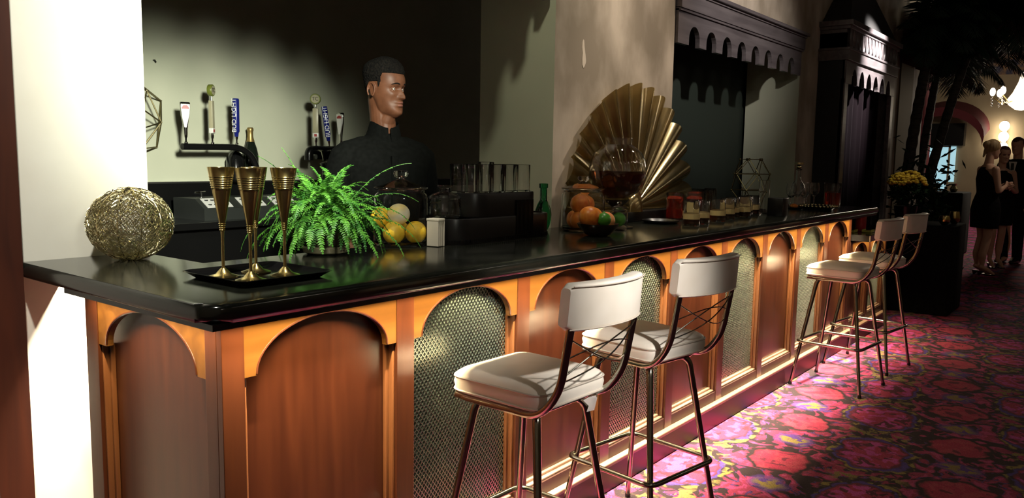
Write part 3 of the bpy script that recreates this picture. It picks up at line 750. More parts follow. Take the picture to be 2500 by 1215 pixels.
# fern
fe = thing('potted_fern', 'lush green fern in a glazed pot beside the brass flutes', 'plant', (1.760, 2.195, CZ))
bm = B(); lathe(bm, [(0, .004), (.058, .004), (.066, .012), (.074, .05), (.080, .095), (.083, .10), (.076, .10), (.070, .085), (0, .082)], 40); obj('pot', bm, 'pot', fe)
bm = B(); lathe(bm, [(0, 0), (.062, 0), (.078, .008), (.082, .024), (.079, .029), (.072, .024), (.066, .009), (0, .008)], 40); obj('saucer', bm, 'saucer', fe)
bm = B(); lathe(bm, [(0, .090), (.071, .088)], 24); obj('soil', bm, 'soil', fe, fix=False)
rnd = random.Random(11)
def frond(bm, a, elev, L, sag, wid=.024, start=(0, 0, .09), twist=0):
    n = int(L/.0082); p = Vector(start)+Vector((cos(a), sin(a), 0))*.02
    d = Vector((cos(a)*cos(elev), sin(a)*cos(elev), sin(elev)))
    side = Vector((-sin(a), cos(a), 0)); pts = []
    for i in range(n+1):
        pts.append(p.copy()); p += d*(L/n); d.z -= sag/n*(.35+1.3*i/n); d += side*twist/n; d.normalize()
    tube(bm, pts[::3], .0011, 3)
    for i in range(3, n):
        t = i/n; w = wid*min(1, (t*4.5))*(1-t)**.62*1.15*rnd.uniform(.8, 1.12)
        if w < .002: continue
        q = pts[i]; dd = (pts[i+1]-pts[i-1]).normalized(); sd = dd.cross(Vector((0, 0, 1)))
        if sd.length < .1: sd = side.copy()
        sd.normalize(); upv = sd.cross(dd).normalized()
        for s in (-1, 1):
            fwd = .35; curl = rnd.uniform(-.25, .35)
            ax = (sd*s+dd*fwd+upv*rnd.uniform(-.35, .25)).normalized(); bw = .0046
            a0, a1 = q-dd*bw*.5, q+dd*bw*.7
            m0 = q+ax*w*.5-dd*bw*.7+upv*curl*w*.35; m1 = q+ax*w*.5+dd*bw*.7+upv*curl*w*.1
            tp = q+ax*w+dd*w*.15-upv*w*(.1+.35*abs(curl))
            v = [bm.verts.new(x) for x in (a0, a1, m1, tp, m0)]
            bm.faces.new(v)
bm = B()
for i in range(250):
    a = rnd.uniform(0, 2*pi); r_ = rnd.random()
    elev = radians(rnd.uniform(0, 85)); L = rnd.uniform(.14, .245)
    st0 = (rnd.uniform(-.035, .035), rnd.uniform(-.035, .035), .09+rnd.uniform(0, .05))
    frond(bm, a, elev, L, rnd.uniform(1.6, 3.4), rnd.uniform(.022, .032), start=st0, twist=rnd.uniform(-.8, .8))
D_ = lambda a_: radians(a_)
# long individual fronds seen in the silhouette
frond(bm, D_(-38), D_(58), .37, 1.25, .020); frond(bm, D_(-30), D_(46), .36, 1.7, .022); frond(bm, D_(-45), D_(25), .36, 2.0, .024)
frond(bm, D_(-60), D_(20), .33, 2.3, .026); frond(bm, D_(-80), D_(15), .27, 2.4, .028); frond(bm, D_(160), D_(62), .33, 1.0, .022)
frond(bm, D_(150), D_(35), .34, 2.9, .024); frond(bm, D_(200), D_(20), .26, 2.6, .024); frond(bm, D_(135), D_(72), .30, .8, .022)
frond(bm, D_(140), D_(22), .36, 3.2, .020); frond(bm, D_(-110), D_(30), .26, 2.8, .026); frond(bm, D_(-50), D_(40), .34, 2.2, .024)
obj('foliage', bm, 'frond', fe, smooth=False, fix=False)
# apothecary jar
def jar(name, label, loc, R, H, cat='jar', neck=.88):
    t = thing(name, label, cat, loc)
    bm = B(); g = .003
    pr = [(0, 0), (R*.9, 0), (R, .012), (R, H*.80), (R*.97, H*.86), (R*neck, H*.90), (R*neck, H*.93), (R*.97, H*.95), (R*.97, H*.965), (R*neck-g, H*.96), (R*neck-g, H*.90), (R*.97-g, H*.85), (R-g, H*.79), (R-g, .018), (R*.88, .008), (0, .007)]
    lathe(bm, pr, 40); obj('jar_body', bm, 'glass_thin', t)
    bm = B()
    pr = [(R*neck*.95, H*.967), (R*1.0, H*.968), (R*1.0, H*.985), (R*.72, H*1.02), (R*.35, H*1.08), (R*.16, H*1.11), (R*.13, H*1.13), (R*.24, H*1.16), (R*.28, H*1.21), (R*.24, H*1.26), (0, H*1.27), (0, H*1.262), (R*.20, H*1.25), (R*.22, H*1.21), (R*.08, H*1.13), (R*.10, H*1.10), (R*.33, H*1.065), (R*.70, H*1.005), (R*.9, H*.98)]
    lathe(bm, pr, 36); obj('lid', bm, 'glass_thin', t)
    return t
jar('glass_jar', 'lidded glass jar holding lemons, right of the fern', (2.135, 2.215, CZ), .103, .225)
def fruit(name, m, label, loc, r, s=(1, 1, 1), grp=None, cat='fruit', nub=False):
    t = B(); ball(t, (0, 0, 0), r, 24, 16, s)
    if nub: lathe(t, [(0, r*s[2]*.9), (r*.25, r*s[2]*.92), (r*.1, r*s[2]*1.14), (0, r*s[2]*1.18)], 10)
    o = obj(name, t, m, loc=loc); tag(o, label, cat, grp); return o
fruit('lemon', 'lemon', 'yellow lemon low at the left inside the glass jar', (2.075, 2.190, CZ+.052), .041, (1, 1, 1.05), 'lemons in the jar')
fruit('lemon', 'lemon', 'yellow lemon low at the right inside the glass jar', (2.150, 2.150, CZ+.052), .041, (1, 1, 1.05), 'lemons in the jar')
fruit('lemon', 'lemon_pale', 'half pared pale lemon on top of the others in the glass jar', (2.110, 2.200, CZ+.120), .040, (1.15, .98, 1), 'lemons in the jar')
fruit('lemon', 'lemon', 'yellow lemon behind the fern fronds at the back of the glass jar', (2.075, 2.262, CZ+.105), .039, (1, 1, 1), 'lemons in the jar')
fruit('lemon', 'lemon', 'yellow lemon hidden low at the back of the glass jar', (2.160, 2.250, CZ+.050), .040, (1, 1, 1), 'lemons in the jar')
# napkin holder
t = thing('napkin_holder', 'cream napkin stack in a holder between lemon jar and black caddy', 'napkins', (2.190, 2.085, CZ), radians(8)); t.scale = (.62, .62, .92)
part('end_plate', 'napkin', (.030, .038, -.045, .045, 0, .115), parent=t, bev=.003)
for k in range(3): part('napkin', 'napkin', (-.03+k*.018, -.016+k*.018, -.042, .042, .002, .106), parent=t, bev=.002)
part('cap', 'napkin', (-.032, .038, -.046, .046, .106, .116), parent=t, bev=.003)
# two-tier caddy
t = thing('glass_caddy', 'black two-tier ribbed caddy carrying the tall tumblers', 'caddy', (2.575, 2.128, CZ))
def stad(L, W, z, n=14):
    r = W/2; return [(L/2-r+r*cos(a), r*sin(a), z) for a in [-pi/2+pi*i/n for i in range(n+1)]]+[(-L/2+r+r*cos(a), r*sin(a), z) for a in [pi/2+pi*i/n for i in range(n+1)]]
def tier(nm, L, W, z0, z1, dx, dy=0):
    bm = B(); rows(bm, [[(x+dx, y+dy, z) for x, y, z in stad(l, w_, z)] for l, w_, z in ((L, W, z0), (L, W, z1-.006), (L-.004, W-.004, z1-.001), (L-.012, W-.012, z1), (L-.016, W-.016, z1-.006), (.05, .01, z1-.006))])
    return obj(nm, bm, 'tier', t)
tier('lower_tier', .67, .19, 0, .102, 0); tier('upper_tier', .45, .19, .102, .198, .01, .004)
bm = B()
for (x, y, z) in stad(.672, .192, 0, 46)+[(-.24+.0125*i, -.096, 0) for i in range(39)]:
    if y < .02: lathe(bm, [(0, .004), (.0022, .004), (.0022, .019), (0, .019)], 5, (x, y, 0))
obj('rib_band', bm, 'tier', t)
bm = B()
for k in range(13): box(bm, .05+k*.009, .0545+k*.009, -.0985, -.090, .02, .165)
obj('rib_panel', bm, 'tier', t, smooth=False)
def tumbler(label, loc, r, h, grp, drink=None, lvl=.6, band=False, name='glass_tumbler', flare=1.0):
    g = thing(name, label, 'glass', loc, group=grp)
    bm = B(); w_ = .0016
    lathe(bm, [(0, 0), (r*.94, 0), (r*.96, .003), (r*flare, h-.001), (r*flare-w_*.5, h), (r*flare-w_, h-.001), (r*.96-w_, .010), (r*.8, .008), (0, .008)], 24); obj('glass_body', bm, 'glass', g)
    if drink:
        bm = B(); lathe(bm, [(0, .009), (r*.78, .009), (r*.945-w_, .0115), (r*(.96+.04*lvl)-w_-.0004, h*lvl), (0, h*lvl)], 24); obj('drink', bm, drink, g)
    if band:
        bm = B(); q = lambda f_: r*.96+(r*flare-r*.96)*f_
        lathe(bm, [(q(.28)+.0001, h*.28), (q(.28)+.0009, h*.282), (q(.50)+.0009, h*.50), (q(.50)+.0001, h*.502)], 24); obj('gold_band', bm, 'gold_band', g)
    return g
T0 = tumbler('tall clear tumbler at the near left end of the black caddy', (2.41, 2.105, CZ+.193), .037, .118, 'tall tumblers on the black caddy')
W_ = ['front row second', 'front row third', 'front row fourth', 'front row fifth']
for i in range(1, 5): dup(T0, (2.41+.083*i, 2.100, CZ+.193), 0, 'tall clear tumbler on the black caddy, %s from the left' % W_[i-1])
for i in range(5): dup(T0, (2.425+.083*i, 2.178, CZ+.193), 0, 'tall clear tumbler on the black caddy, back row %s from the left' % ['first', 'second', 'third', 'fourth', 'fifth'][i], scale=(1, 1, 1.08 if i == 2 else 1))
# cut glass decanter behind the caddy
t = thing('cut_glass_decanter', 'squat cut glass decanter standing on the low left end of the black caddy', 'decanter', (2.292, 2.133, CZ+.1025)); t.scale = (.98, .98, .62)
bm = B(); n = 40; pr = [(0, 0), (.058, 0)]
for k in range(7): pr += [(.064, .006+k*.018), (.067, .015+k*.018)]
pr += [(.064, .135), (.050, .150), (.026, .162), (.022, .185), (.034, .200), (.034, .204), (.030, .204), (.019, .186), (.022, .160), (.048, .145), (.059, .13), (.060, .02), (0, .01)]
lathe(bm, pr, 20); obj('decanter_body', bm, 'glass', t)
# green flask
t = thing('green_bottle', 'round dark green glass bottle standing right of the black caddy', 'bottle', (3.03, 2.19, CZ))
bm = B(); R = []
for z, rx in ((0, .02), (.004, .03), (.02, .042), (.05, .052), (.075, .055), (.10, .051), (.125, .038), (.138, .022), (.145, .0175), (.20, .0165), (.202, .021), (.222, .021), (.224, .014)):
    R.append([(rx*cos(a*pi/12), rx*(.55 if z < .13 else 1)*sin(a*pi/12), z) for a in range(24)])
rows(bm, R); obj('bottle_body', bm, 'glass_g', t)
# citrus jar and bowls
jar('glass_jar', 'lidded glass jar of oranges and grapefruit at the foot of the tan pier', (3.20, 2.08, CZ), .104, .205, neck=.9)
for i, (x, y, z, r, m, l) in enumerate(((3.145, 2.060, .052, .045, 'orange', 'red orange at the bottom left of the citrus jar'), (3.215, 2.025, .050, .044, 'grapefruit', 'pink grapefruit at the bottom right of the citrus jar'), (3.16, 2.070, .128, .046, 'orange', 'orange at the top left of the citrus jar'), (3.240, 2.095, .122, .048, 'orange', 'big orange at the top right of the citrus jar'), (3.215, 2.130, .050, .045, 'orange', 'orange at the back of the citrus jar'))):
    fruit('grapefruit' if m == 'grapefruit' else 'orange', m, l, (x, y, CZ+z), r, grp='citrus in the jar')
t = thing('cut_glass_bowl', 'dark cut glass bowl of mixed citrus at the counter front', 'bowl', (3.03, 1.885, CZ))
bm = B(); pr = [(0, 0), (.04, 0), (.055, .006), (.085, .040), (.092, .055), (.088, .055), (.08, .040), (.05, .010), (0, .008)]
R = []
for r, z in pr[1:-1]: R.append([(r*(1+.03*(i % 2))*cos(2*pi*i/48), r*(1+.03*(i % 2))*sin(2*pi*i/48), z) for i in range(48)])
rows(bm, R); obj('bowl_body', bm, 'glass_dark', t)
for x, y, z, r, m, l in ((2.980, 1.900, .085, .048, 'orange', 'large orange at the left of the dark cut glass bowl'), (3.050, 1.925, .080, .044, 'orange', 'orange at the back of the dark cut glass bowl'), (3.095, 1.885, .062, .042, 'grapefruit', 'pink red grapefruit at the right of the dark bowl')):
    fruit('grapefruit' if m == 'grapefruit' else 'orange', m, l, (x, y, CZ+z), r, grp='citrus in the dark bowl')
fruit('lime', 'lime', 'green lime at the front of the dark cut glass bowl', (3.012, 1.845, CZ+.075), .031, (1.1, 1, 1), nub=True)
t = jar('glass_jar', 'small footed glass jar holding a lime beside the citrus bowl', (3.345, 1.965, CZ), .042, .11, neck=.8)
fruit('lime', 'lime', 'green lime inside the small footed glass jar', (3.345, 1.965, CZ+.052), .034)
# punch fishbowl
t = thing('punch_bowl', 'large round glass punch vessel of dark liquid on a black stem before the fan', 'drink dispenser', (3.47, 2.055, CZ))
bm = B(); lathe(bm, [(0, 0), (.085, 0), (.087, .006), (.05, .014), (.022, .03), (.016, .06), (.02, .10), (.055, .128), (.062, .14), (0, .14)], 30); obj('pedestal', bm, 'glass_dark', t)
n = 48; R = []
Rb = .142; cz_ = .275
prof = [(.045, -.128), (.075, -.118), (.105, -.095), (.128, -.06), (.140, -.02), (.142, .02), (.134, .065), (.115, .10), (.088, .125), (.068, .138), (.066, .15), (.070, .168), (.069, .172)]
for k, (r, z) in enumerate(prof):
    R.append([(r*(1+.018*sin(12*(a*2*pi/n)+k*.55))*cos(a*2*pi/n), r*(1+.018*sin(12*(a*2*pi/n)+k*.55))*sin(a*2*pi/n), cz_+z) for a in range(n)])
inner = [[(x*.965, y*.965, z) for x, y, z in r] for r in R][::-1]
bm = B(); rows(bm, R+inner); obj('bowl_glass', bm, 'glass', t)
bm = B(); lathe(bm, [(0, cz_-.122), (.040, cz_-.122), (.098, cz_-.094), (.121, cz_-.06), (.132, cz_-.02), (.1335, cz_+.008), (0, cz_+.008)], 40); obj('punch', bm, 'amber', t)
bm = B(); tube(bm, [(.13, -.02, cz_-.08), (.165, -.03, cz_-.085)], .008, 8); tube(bm, [(.16, -.03, cz_-.085), (.162, -.03, cz_-.115)], .006, 8); ball(bm, (.158, -.03, cz_-.06), .010, 8, 6); obj('tap', bm, 'gold', t)
# black plinth and tray under fan
t = obj('display_riser', sbox(3.62, 4.48, 2.165, 2.262, CZ, CZ+.055, bev=.004), 'black'); tag(t, 'low black riser under the brass fan', 'riser')
t = thing('round_tray', 'round black tray in front of the brass fan', 'tray', (3.90, 2.03, CZ))
bm = B(); lathe(bm, [(0, 0), (.085, 0), (.10, .012), (.10, .018), (.097, .018), (.083, .004), (0, .004)], 40); obj('tray_body', bm, 'black', t)
# pleated fan
t = thing('pleated_fan', 'tall pleated brass fan standing against the tan pier', 'ornament', (3.965, 2.236, CZ+.056))
NP = 17; bm = B(); R0, R1 = .05, .665; SG = 12
nr = NP*SG
def fanpt(i, r):
    a = pi-(pi*(i/nr)*1.12-.06*pi); ph = (i % SG)/SG
    lobe = abs(sin(pi*ph))**.75
    k = 1+.045*lobe*(1 if r > .5 else 0)
    return (r*k*cos(a), -.052*lobe*(r/R1)+.028*(r/R1), max(.002, .012+r*k*sin(a)))
rr_ = [R0, .15, .3, .45, .55, .61, R1]
rows(bm, [[fanpt(i, r) for i in range(nr+1)] for r in rr_], closed=False, cap=False)
bmesh.ops.solidify(bm, geom=bm.faces[:], thickness=.002)
obj('pleated_sheet', bm, 'fan_brass', t, fix=False)
bm = B(); lathe(bm, [(0, -.06), (.05, -.06), (.055, 0), (.05, .0), (0, .0)], 20)
bmesh.ops.rotate(bm, verts=bm.verts[:], cent=(0, 0, 0), matrix=Matrix.Rotation(pi/2, 3, 'X'))
bmesh.ops.translate(bm, verts=bm.verts[:], vec=(0, -.02, .055)); obj('hub', bm, 'gold', t)
t = thing('shell_ornament', 'small nested gold shell ornament at the foot of the fan', 'ornament', (3.89, 2.185, CZ+.055))
for k, s in enumerate((1, .74, .48)):
    bm = B(); R = []
    for u in range(13):
        a = pi*u/12
        R.append([(.072*s*cos(a)*cos(b), -.012*k-.03*s*sin(b), max(0, .105*s*sin(a)*cos(b))) for b in [pi*.5*v/8 for v in range(9)]])
    rows(bm, R, closed=False, cap=False); bmesh.ops.solidify(bm, geom=bm.faces[:], thickness=.0015); obj('shell', bm, 'gold', t, fix=False)
# drinks
rd = [(4.20, 2.10), (4.42, 2.08), (4.29, 2.02), (4.54, 2.13)]
ln = ['nearest red drink in a tumbler right of the fan', 'red drink in a tumbler, front one of the far pair', 'red drink in a tumbler, in front of the other red ones', 'red drink in a tumbler, farthest from the fan']
r0 = tumbler(ln[0], (*rd[0], CZ), .050, .155, 'red drinks right of the fan', 'red_drink', .78)
for q_, l in list(zip(rd, ln))[1:]: dup(r0, (*q_, CZ), 0, l)
t = obj('display_riser', sbox(5.12, 5.62, 1.99, 2.25, CZ, CZ+.04, bev=.004), 'black'); tag(t, 'low black riser under the rod and ball ornament', 'riser')
e0 = tumbler('empty clear tumbler on the dark counter behind the red drinks, first from the left', (4.69, 2.215, CZ), .037, .16, 'empty tumblers behind the drinks')
for k, (x, y) in enumerate(((4.77, 2.15), (4.78, 2.235), (4.87, 2.19), (4.66, 2.09), (4.96, 2.225))):
    dup(e0, (x, y, CZ), 0, 'empty clear tumbler behind the drinks, %s' % ['second from the left', 'in the middle of the back row', 'front of the right pair', 'front left one', 'rightmost one'][k])
gd = [(3.88, 1.84), (4.02, 1.85), (4.10, 1.95), (4.27, 1.865), (4.45, 1.885), (4.60, 1.92), (4.73, 1.90), (4.86, 1.94), (5.00, 1.95)]
nm = ['first', 'second', 'third', 'fourth', 'fifth', 'sixth', 'seventh', 'eighth', 'ninth']
g0 = tumbler('golden drink in a gold-banded glass, first in the row nearest the counter front', (*gd[0], CZ), .046, .125, 'gold-banded drinks in a row', 'amber', .30, True, flare=.90)
for k in range(1, 9): dup(g0, (*gd[k], CZ), 0, 'golden drink in a gold-banded glass, %s in the row from the left' % nm[k])
# bronze rod ornament
t = thing('rod_ornament', 'openwork bronze rod and ball polyhedron ornament behind the drinks', 'ornament', (5.38, 2.12, CZ+.04))
V = []
for z, r, o_ in ((.010, .085, 0), (.105, .165, .5), (.215, .165, 0), (.315, .10, .5)):
    V.append([(r*cos(2*pi*(k+o_)/5+.3), r*sin(2*pi*(k+o_)/5+.3)*.72, z) for k in range(5)])
bm = B()
E_ = []
for L in range(4):
    for k in range(5): E_.append((V[L][k], V[L][(k+1) % 5]))
for L in range(3):
    for k in range(5):
        E_.append((V[L][k], V[L+1][k])); E_.append((V[L][k], V[L+1][(k-1) % 5] if L % 2 == 0 else V[L+1][(k+1) % 5]))
for a, b in E_: tube(bm, [a, b], .0028, 6)
obj('rod_frame', bm, 'bronze', t)
for L in V:
    for p in L: bm = B(); ball(bm, p, .009, 10, 8); obj('ball', bm, 'bronze', t)
# black caddy box with glass cylinder
t = thing('black_box_caddy', 'black box caddy at the counter front beyond the gold-banded drinks', 'caddy', (5.04, 1.80, CZ))
bm = B(); box(bm, -.05, .05, -.05, .05, 0, .115, .004); obj('box_body', bm, 'black', t)
tumbler('clear glass cylinder standing behind the black box caddy', (5.14, 1.93, CZ), .035, .22, 'tall pieces at the far end', name='glass_cylinder')
t = thing('fruit_plate', 'small dark plate with orange slices near the counter end', 'plate', (5.88, 1.98, CZ))
bm = B(); lathe(bm, [(0, 0), (.05, 0), (.075, .014), (.072, .015), (.048, .004), (0, .004)], 24); obj('plate', bm, 'black', t)
for k in range(3):
    o = fruit('orange_slice', 'orange', 'orange slice on the small dark plate, %s' % ['nearest', 'middle', 'farthest'][k], (5.86+.025*k, 1.97+.012*k, CZ+.022), .026, (1, 1, .6), 'orange slices')
# stoppered decanter and wine glasses
t = thing('stoppered_decanter', 'clear glass decanter with a gold stopper at the far counter end', 'decanter', (6.18, 2.06, CZ))
bm = B(); lathe(bm, [(0, 0), (.06, 0), (.07, .02), (.07, .10), (.045, .17), (.02, .21), (.018, .28), (.026, .285), (.024, .29), (.015, .285), (.016, .21), (.04, .165), (.064, .10), (.064, .02), (0, .01)], 28); obj('decanter_body', bm, 'glass', t)
bm = B(); ball(bm, (0, 0, .305), .02, 12, 8); lathe(bm, [(0, .325), (.035, .325), (.035, .34), (0, .34)], 16); obj('stopper', bm, 'gold', t)
def wine(label, loc):
    g = thing('wine_glass', label, 'glass', loc, group='wine glasses at the counter end')
    bm = B(); lathe(bm, [(0, 0), (.033, 0), (.033, .002), (.006, .006), (.004, .02), (.004, .075), (.02, .085), (.036, .11), (.038, .14), (.031, .185), (.0295, .185), (.036, .14), (.034, .11), (.018, .088), (0, .082)], 24); obj('glass_body', bm, 'glass', g)
    return g
w0 = wine('wine glass nearest the camera at the counter end', (5.98, 2.04, CZ))
for k, (x, y) in enumerate(((6.10, 1.98), (6.30, 2.10), (6.36, 1.99), (6.46, 2.08))): dup(w0, (x, y, CZ), 0, 'wine glass at the far counter end, %s from the near side' % nm[k+1])
t = tumbler('tall glass jug of deep red drink at the very end of the counter', (6.42, 1.87, CZ), .062, .185, 'jug', 'red_drink', .6, name='drinks_jug')
t = thing('beaded_tray', 'dark tray edged with shiny gold beads near the counter end', 'tray', (5.98, 1.84, CZ))
bm = B(); lathe(bm, [(0, 0), (.10, 0), (.13, .03), (.127, .031), (.10, .006), (0, .006)], 32); obj('tray_body', bm, 'black', t)
for k in range(30):
    a = 2*pi*k/30; bm = B(); ball(bm, (.128*cos(a), .128*sin(a), .026), .010, 8, 6); obj('bead', bm, 'gold', t)
# things on the low counter
t = thing('pillar_candle', 'thick red candle standing on the low counter', 'candle', (6.78, 1.74, .861))
bm = B(); lathe(bm, [(0, 0), (.040, 0), (.041, .004), (.041, .125), (.036, .132), (.03, .122), (0, .118)], 32); obj('wax', bm, 'candle', t)
bm = B(); tube(bm, [(0, 0, .115), (.002, 0, .132)], .0012, 5); obj('wick', bm, 'black', t)
for k, (x, y, l) in enumerate(((6.60, 1.76, 'square yellow dish on the low counter left of the red candle'), (6.70, 1.66, 'square yellow dish on the low counter before the red candle'))):
    t = thing('yellow_dish', l, 'dish', (x, y, .861), group='yellow dishes')
    bm = B(); box(bm, -.055, .055, -.035, .035, 0, .012, .003); box(bm, -.055, .055, -.035, -.031, .01, .022); box(bm, -.055, .055, .031, .035, .01, .022); obj('dish_body', bm, 'yellow_dish', t)
t = thing('small_votive', 'small gold votive glass behind the yellow dishes', 'votive', (6.66, 1.86, .861))
bm = B(); lathe(bm, [(0, 0), (.022, 0), (.026, .05), (.024, .05), (.02, .004), (0, .004)], 16); obj('votive_glass', bm, 'gold', t)
t = thing('black_pedestal', 'tall black draped pedestal beyond the stools', 'pedestal', (8.55, 1.63, 0))
bm = B(); box(bm, -.33, .33, -.33, .33, 0, .84, .015); obj('drape', bm, 'cloth_black', t)
for k, (x, y) in enumerate(((8.32, 1.40), (8.58, 1.36))):
    t = thing('brass_bowl', ('polished brass bowl at the near corner of the black pedestal', 'polished brass bowl at the far corner of the black pedestal')[k], 'bowl', (x, y, .841), group='brass bowls')
    bm = B(); lathe(bm, [(0, 0), (.02, 0), (.045, .03), (.05, .06), (.04, .09+.03*k), (.035, .085+.03*k), (.045, .055), (.04, .03), (0, .006)], 20); obj('bowl_body', bm, 'brass', t)
t = thing('yellow_chrysanthemums', 'bushy pot of yellow chrysanthemums on the black pedestal', 'flowers', (8.42, 1.76, .841))
bm = B(); lathe(bm, [(0, 0), (.08, 0), (.10, .12), (.105, .16), (.098, .16), (.09, .13), (0, .12)], 24); obj('flower_pot', bm, 'black', t)
bm = B(); rnd = random.Random(5)
for i in range(420):
    a = rnd.uniform(0, 2*pi); u = rnd.uniform(-.6, .6); r = .17*rnd.uniform(.6, 1)
    c_ = Vector((r*cos(a)*sqrt(1-u*u), r*sin(a)*sqrt(1-u*u), .30+r*u)); d1 = Vector((rnd.uniform(-1, 1), rnd.uniform(-1, 1), rnd.uniform(-1, 1))).normalized()*.028; d2 = d1.orthogonal().normalized()*.012
    bm.faces.new([bm.verts.new(c_+q) for q in (-d1, d2, d1, -d2)])
obj('leaves', bm, 'leaf_dark', t, smooth=False, fix=False)
bm = B()
for i in range(210):
    a = rnd.uniform(0, 2*pi); u = rnd.uniform(.12, 1); r = .165*rnd.uniform(.92, 1.05)
    ball(bm, (r*cos(a)*sqrt(1-u*u), r*sin(a)*sqrt(1-u*u), .35+r*u*.85), rnd.uniform(.016, .024), 7, 5, (1, 1, .7))
obj('blossoms', bm, 'mum', t)

# ================================================================ BEHIND THE BAR
t = thing('back_counter', 'dark back counter with a raised splash along the olive wall', 'counter', (0, 0, 0))
part('counter_slab', 'black_gloss', (.65, 5.6, 4.21, 4.79, .96, 1.0), parent=t, bev=.004)
part('cupboard', 'black', (.65, 5.55, 4.28, 4.79, 0, .96), parent=t)
part('splash_back', 'black', (.65, 5.6, 4.76, 4.795, 1.0, 1.205), parent=t); part('splash_trim', 'steel_edge', (.65, 5.6, 4.755, 4.795, 1.205, 1.216), parent=t)
t = thing('drinks_console', 'low grey steel console with white button pads on the back counter', 'console', (2.57, 4.317, 1.0))
bm = B(); prism(bm, [(0, 0, 0), (0, .345, 0), (0, .345, .125), (0, .10, .125), (0, .0, .068)], (1.0, 0, 0)); obj('console_case', bm, 'steel', t, smooth=False)
for k in range(4):
    bm = B(); x0 = .03+k*.235; n_ = Vector((0, -.057, .10)).normalized()
    q = lambda u, v, h: (x0+u, .006+v*.10-.0*h, .0715+v*.057+h)
    prism(bm, [q(.0, .06, .0), (q(.17, .06, .0)), q(.17, .92, .0), q(.0, .92, .0)], (0, -.002, .003)); pd = obj('button_pad', bm, 'white', t, smooth=False)
    for i in range(4):
        for j in range(2):
            bm = B(); lathe(bm, [(0, 0), (.011, 0), (.011, .006), (0, .006)], 10, q(.028+i*.038, .28+j*.42, .002)); obj('button', bm, 'black', pd)
for x in (.10, .52): bm = B(); tube(bm, [(x, .2, .12), (x, .2, .16)], .008, 8); tube(bm, [(x-.04, .2, .155), (x+.03, .2, .16)], .006, 8); obj('valve', bm, 'chrome', t)

def text(name, s, size, m, parent, loc, rot, depth=.001, label=None):
    c = bpy.data.curves.new(name, 'FONT'); c.body = s; c.size = size; c.extrude = depth
    c.align_x = 'CENTER'; c.align_y = 'CENTER'
    o = bpy.data.objects.new('tmp', c); COL.objects.link(o)
    bpy.context.view_layer.update()
    me = bpy.data.meshes.new_from_object(o.evaluated_get(bpy.context.evaluated_depsgraph_get()))
    bpy.data.objects.remove(o)
    me.materials.clear(); me.materials.append(MT[m])
    k = bpy.data.objects.new(name, me); COL.objects.link(k); k.parent = parent; k.location = loc; k.rotation_euler = rot
    if label: k['label'] = label
    return k
def ferrule(t):
    bm = B(); lathe(bm, [(0, -.02), (.012, -.02), (.012, -.012), (.006, -.006), (.006, .01), (.010, .02), (.011, .035), (0, .035)], 14); obj('ferrule', bm, 'chrome', t)
def place(t, parent, loc, rz, label, ry=0):
    t.parent = parent; t.location = loc; t.rotation_euler = (0, ry, rz); t['label'] = label; ferrule(t); return t
def handle_white(parent, label, loc, rz):
    bm = B(); R = []
    for z, w_, d in ((.03, .011, .011), (.06, .012, .012), (.10, .017, .013), (.15, .026, .014), (.20, .030, .014), (.222, .030, .013), (.226, .026, .010)):
        R.append([(w_*cos(a*pi/8), d*sin(a*pi/8), z) for a in range(16)])
    rows(bm, R); t = obj('tap_handle', bm, 'chrome')
    bm = B(); pts = [(-.008, 0, .075), (.004, 0, .075), (.022, 0, .15), (.026, 0, .2), (.025, 0, .214), (-.025, 0, .214), (-.026, 0, .2), (-.020, 0, .14)]
    prism(bm, [(x, -.016, z) for x, y, z in pts], (0, .01, 0)); obj('white_face', bm, 'white', t, smooth=False)
    bm = B(); prism(bm, [(x, -.0175, z) for x, z in ((-.019, .185), (.019, .185), (.021, .192), (.015, .200), (.010, .206), (-.010, .206), (-.015, .200), (-.021, .192))], (0, .004, 0)); obj('red_emblem', bm, 'red', t, smooth=False)
    return place(t, parent, loc, rz, label)
def handle_round(parent, label, loc, rz):
    bm = B(); box(bm, -.019, .019, -.012, .012, .075, .245, .003); t = obj('tap_handle', bm, 'clear_tan')
    bm = B(); box(bm, -.020, .020, -.013, .013, .045, .078, .003); obj('lower_block', bm, 'white', t)
    bm = B(); box(bm, -.009, .009, -.0145, -.012, .053, .070); obj('small_badge', bm, 'red', t, smooth=False)
    bm = B(); lathe(bm, [(0, .24), (.006, .24), (.006, .275), (0, .275)], 12); tube(bm, [(0, 0, .02), (0, 0, .05)], .009, 10); obj('stem', bm, 'chrome', t)
    def disc(pr, n):
        b = B(); lathe(b, pr, n); bmesh.ops.rotate(b, verts=b.verts[:], cent=(0, 0, 0), matrix=Matrix.Rotation(pi/2, 3, 'X')); bmesh.ops.translate(b, verts=b.verts[:], vec=(0, 0, .308)); return b
    obj('green_disc', disc([(0, -.014), (.034, -.014), (.036, -.011), (.036, .011), (.034, .014), (0, .014)], 36), 'green_enamel', t)
    obj('pale_face', disc([(0, .013), (.028, .013), (.028, .0155), (0, .0155)], 30), 'clear_tan', t)
    text('monogram', 'TC', .034, 'black', t, (0, -.0165, .308), (pi/2, 0, 0), .0006)
    return place(t, parent, loc, rz, label)
def handle_blue(parent, label, loc, rz, ry=0):
    bm = B(); lathe(bm, [(0, .03), (.012, .03), (.015, .055), (.019, .06), (.020, .065), (.021, .26), (.018, .27), (0, .272)], 24); t = obj('tap_handle', bm, 'blue')
    text('lettering', 'BUD LIGHT', .042, 'letters', t, (0, -.0215, .163), (pi/2, -pi/2, 0), .001)
    return place(t, parent, loc, rz, label, ry)
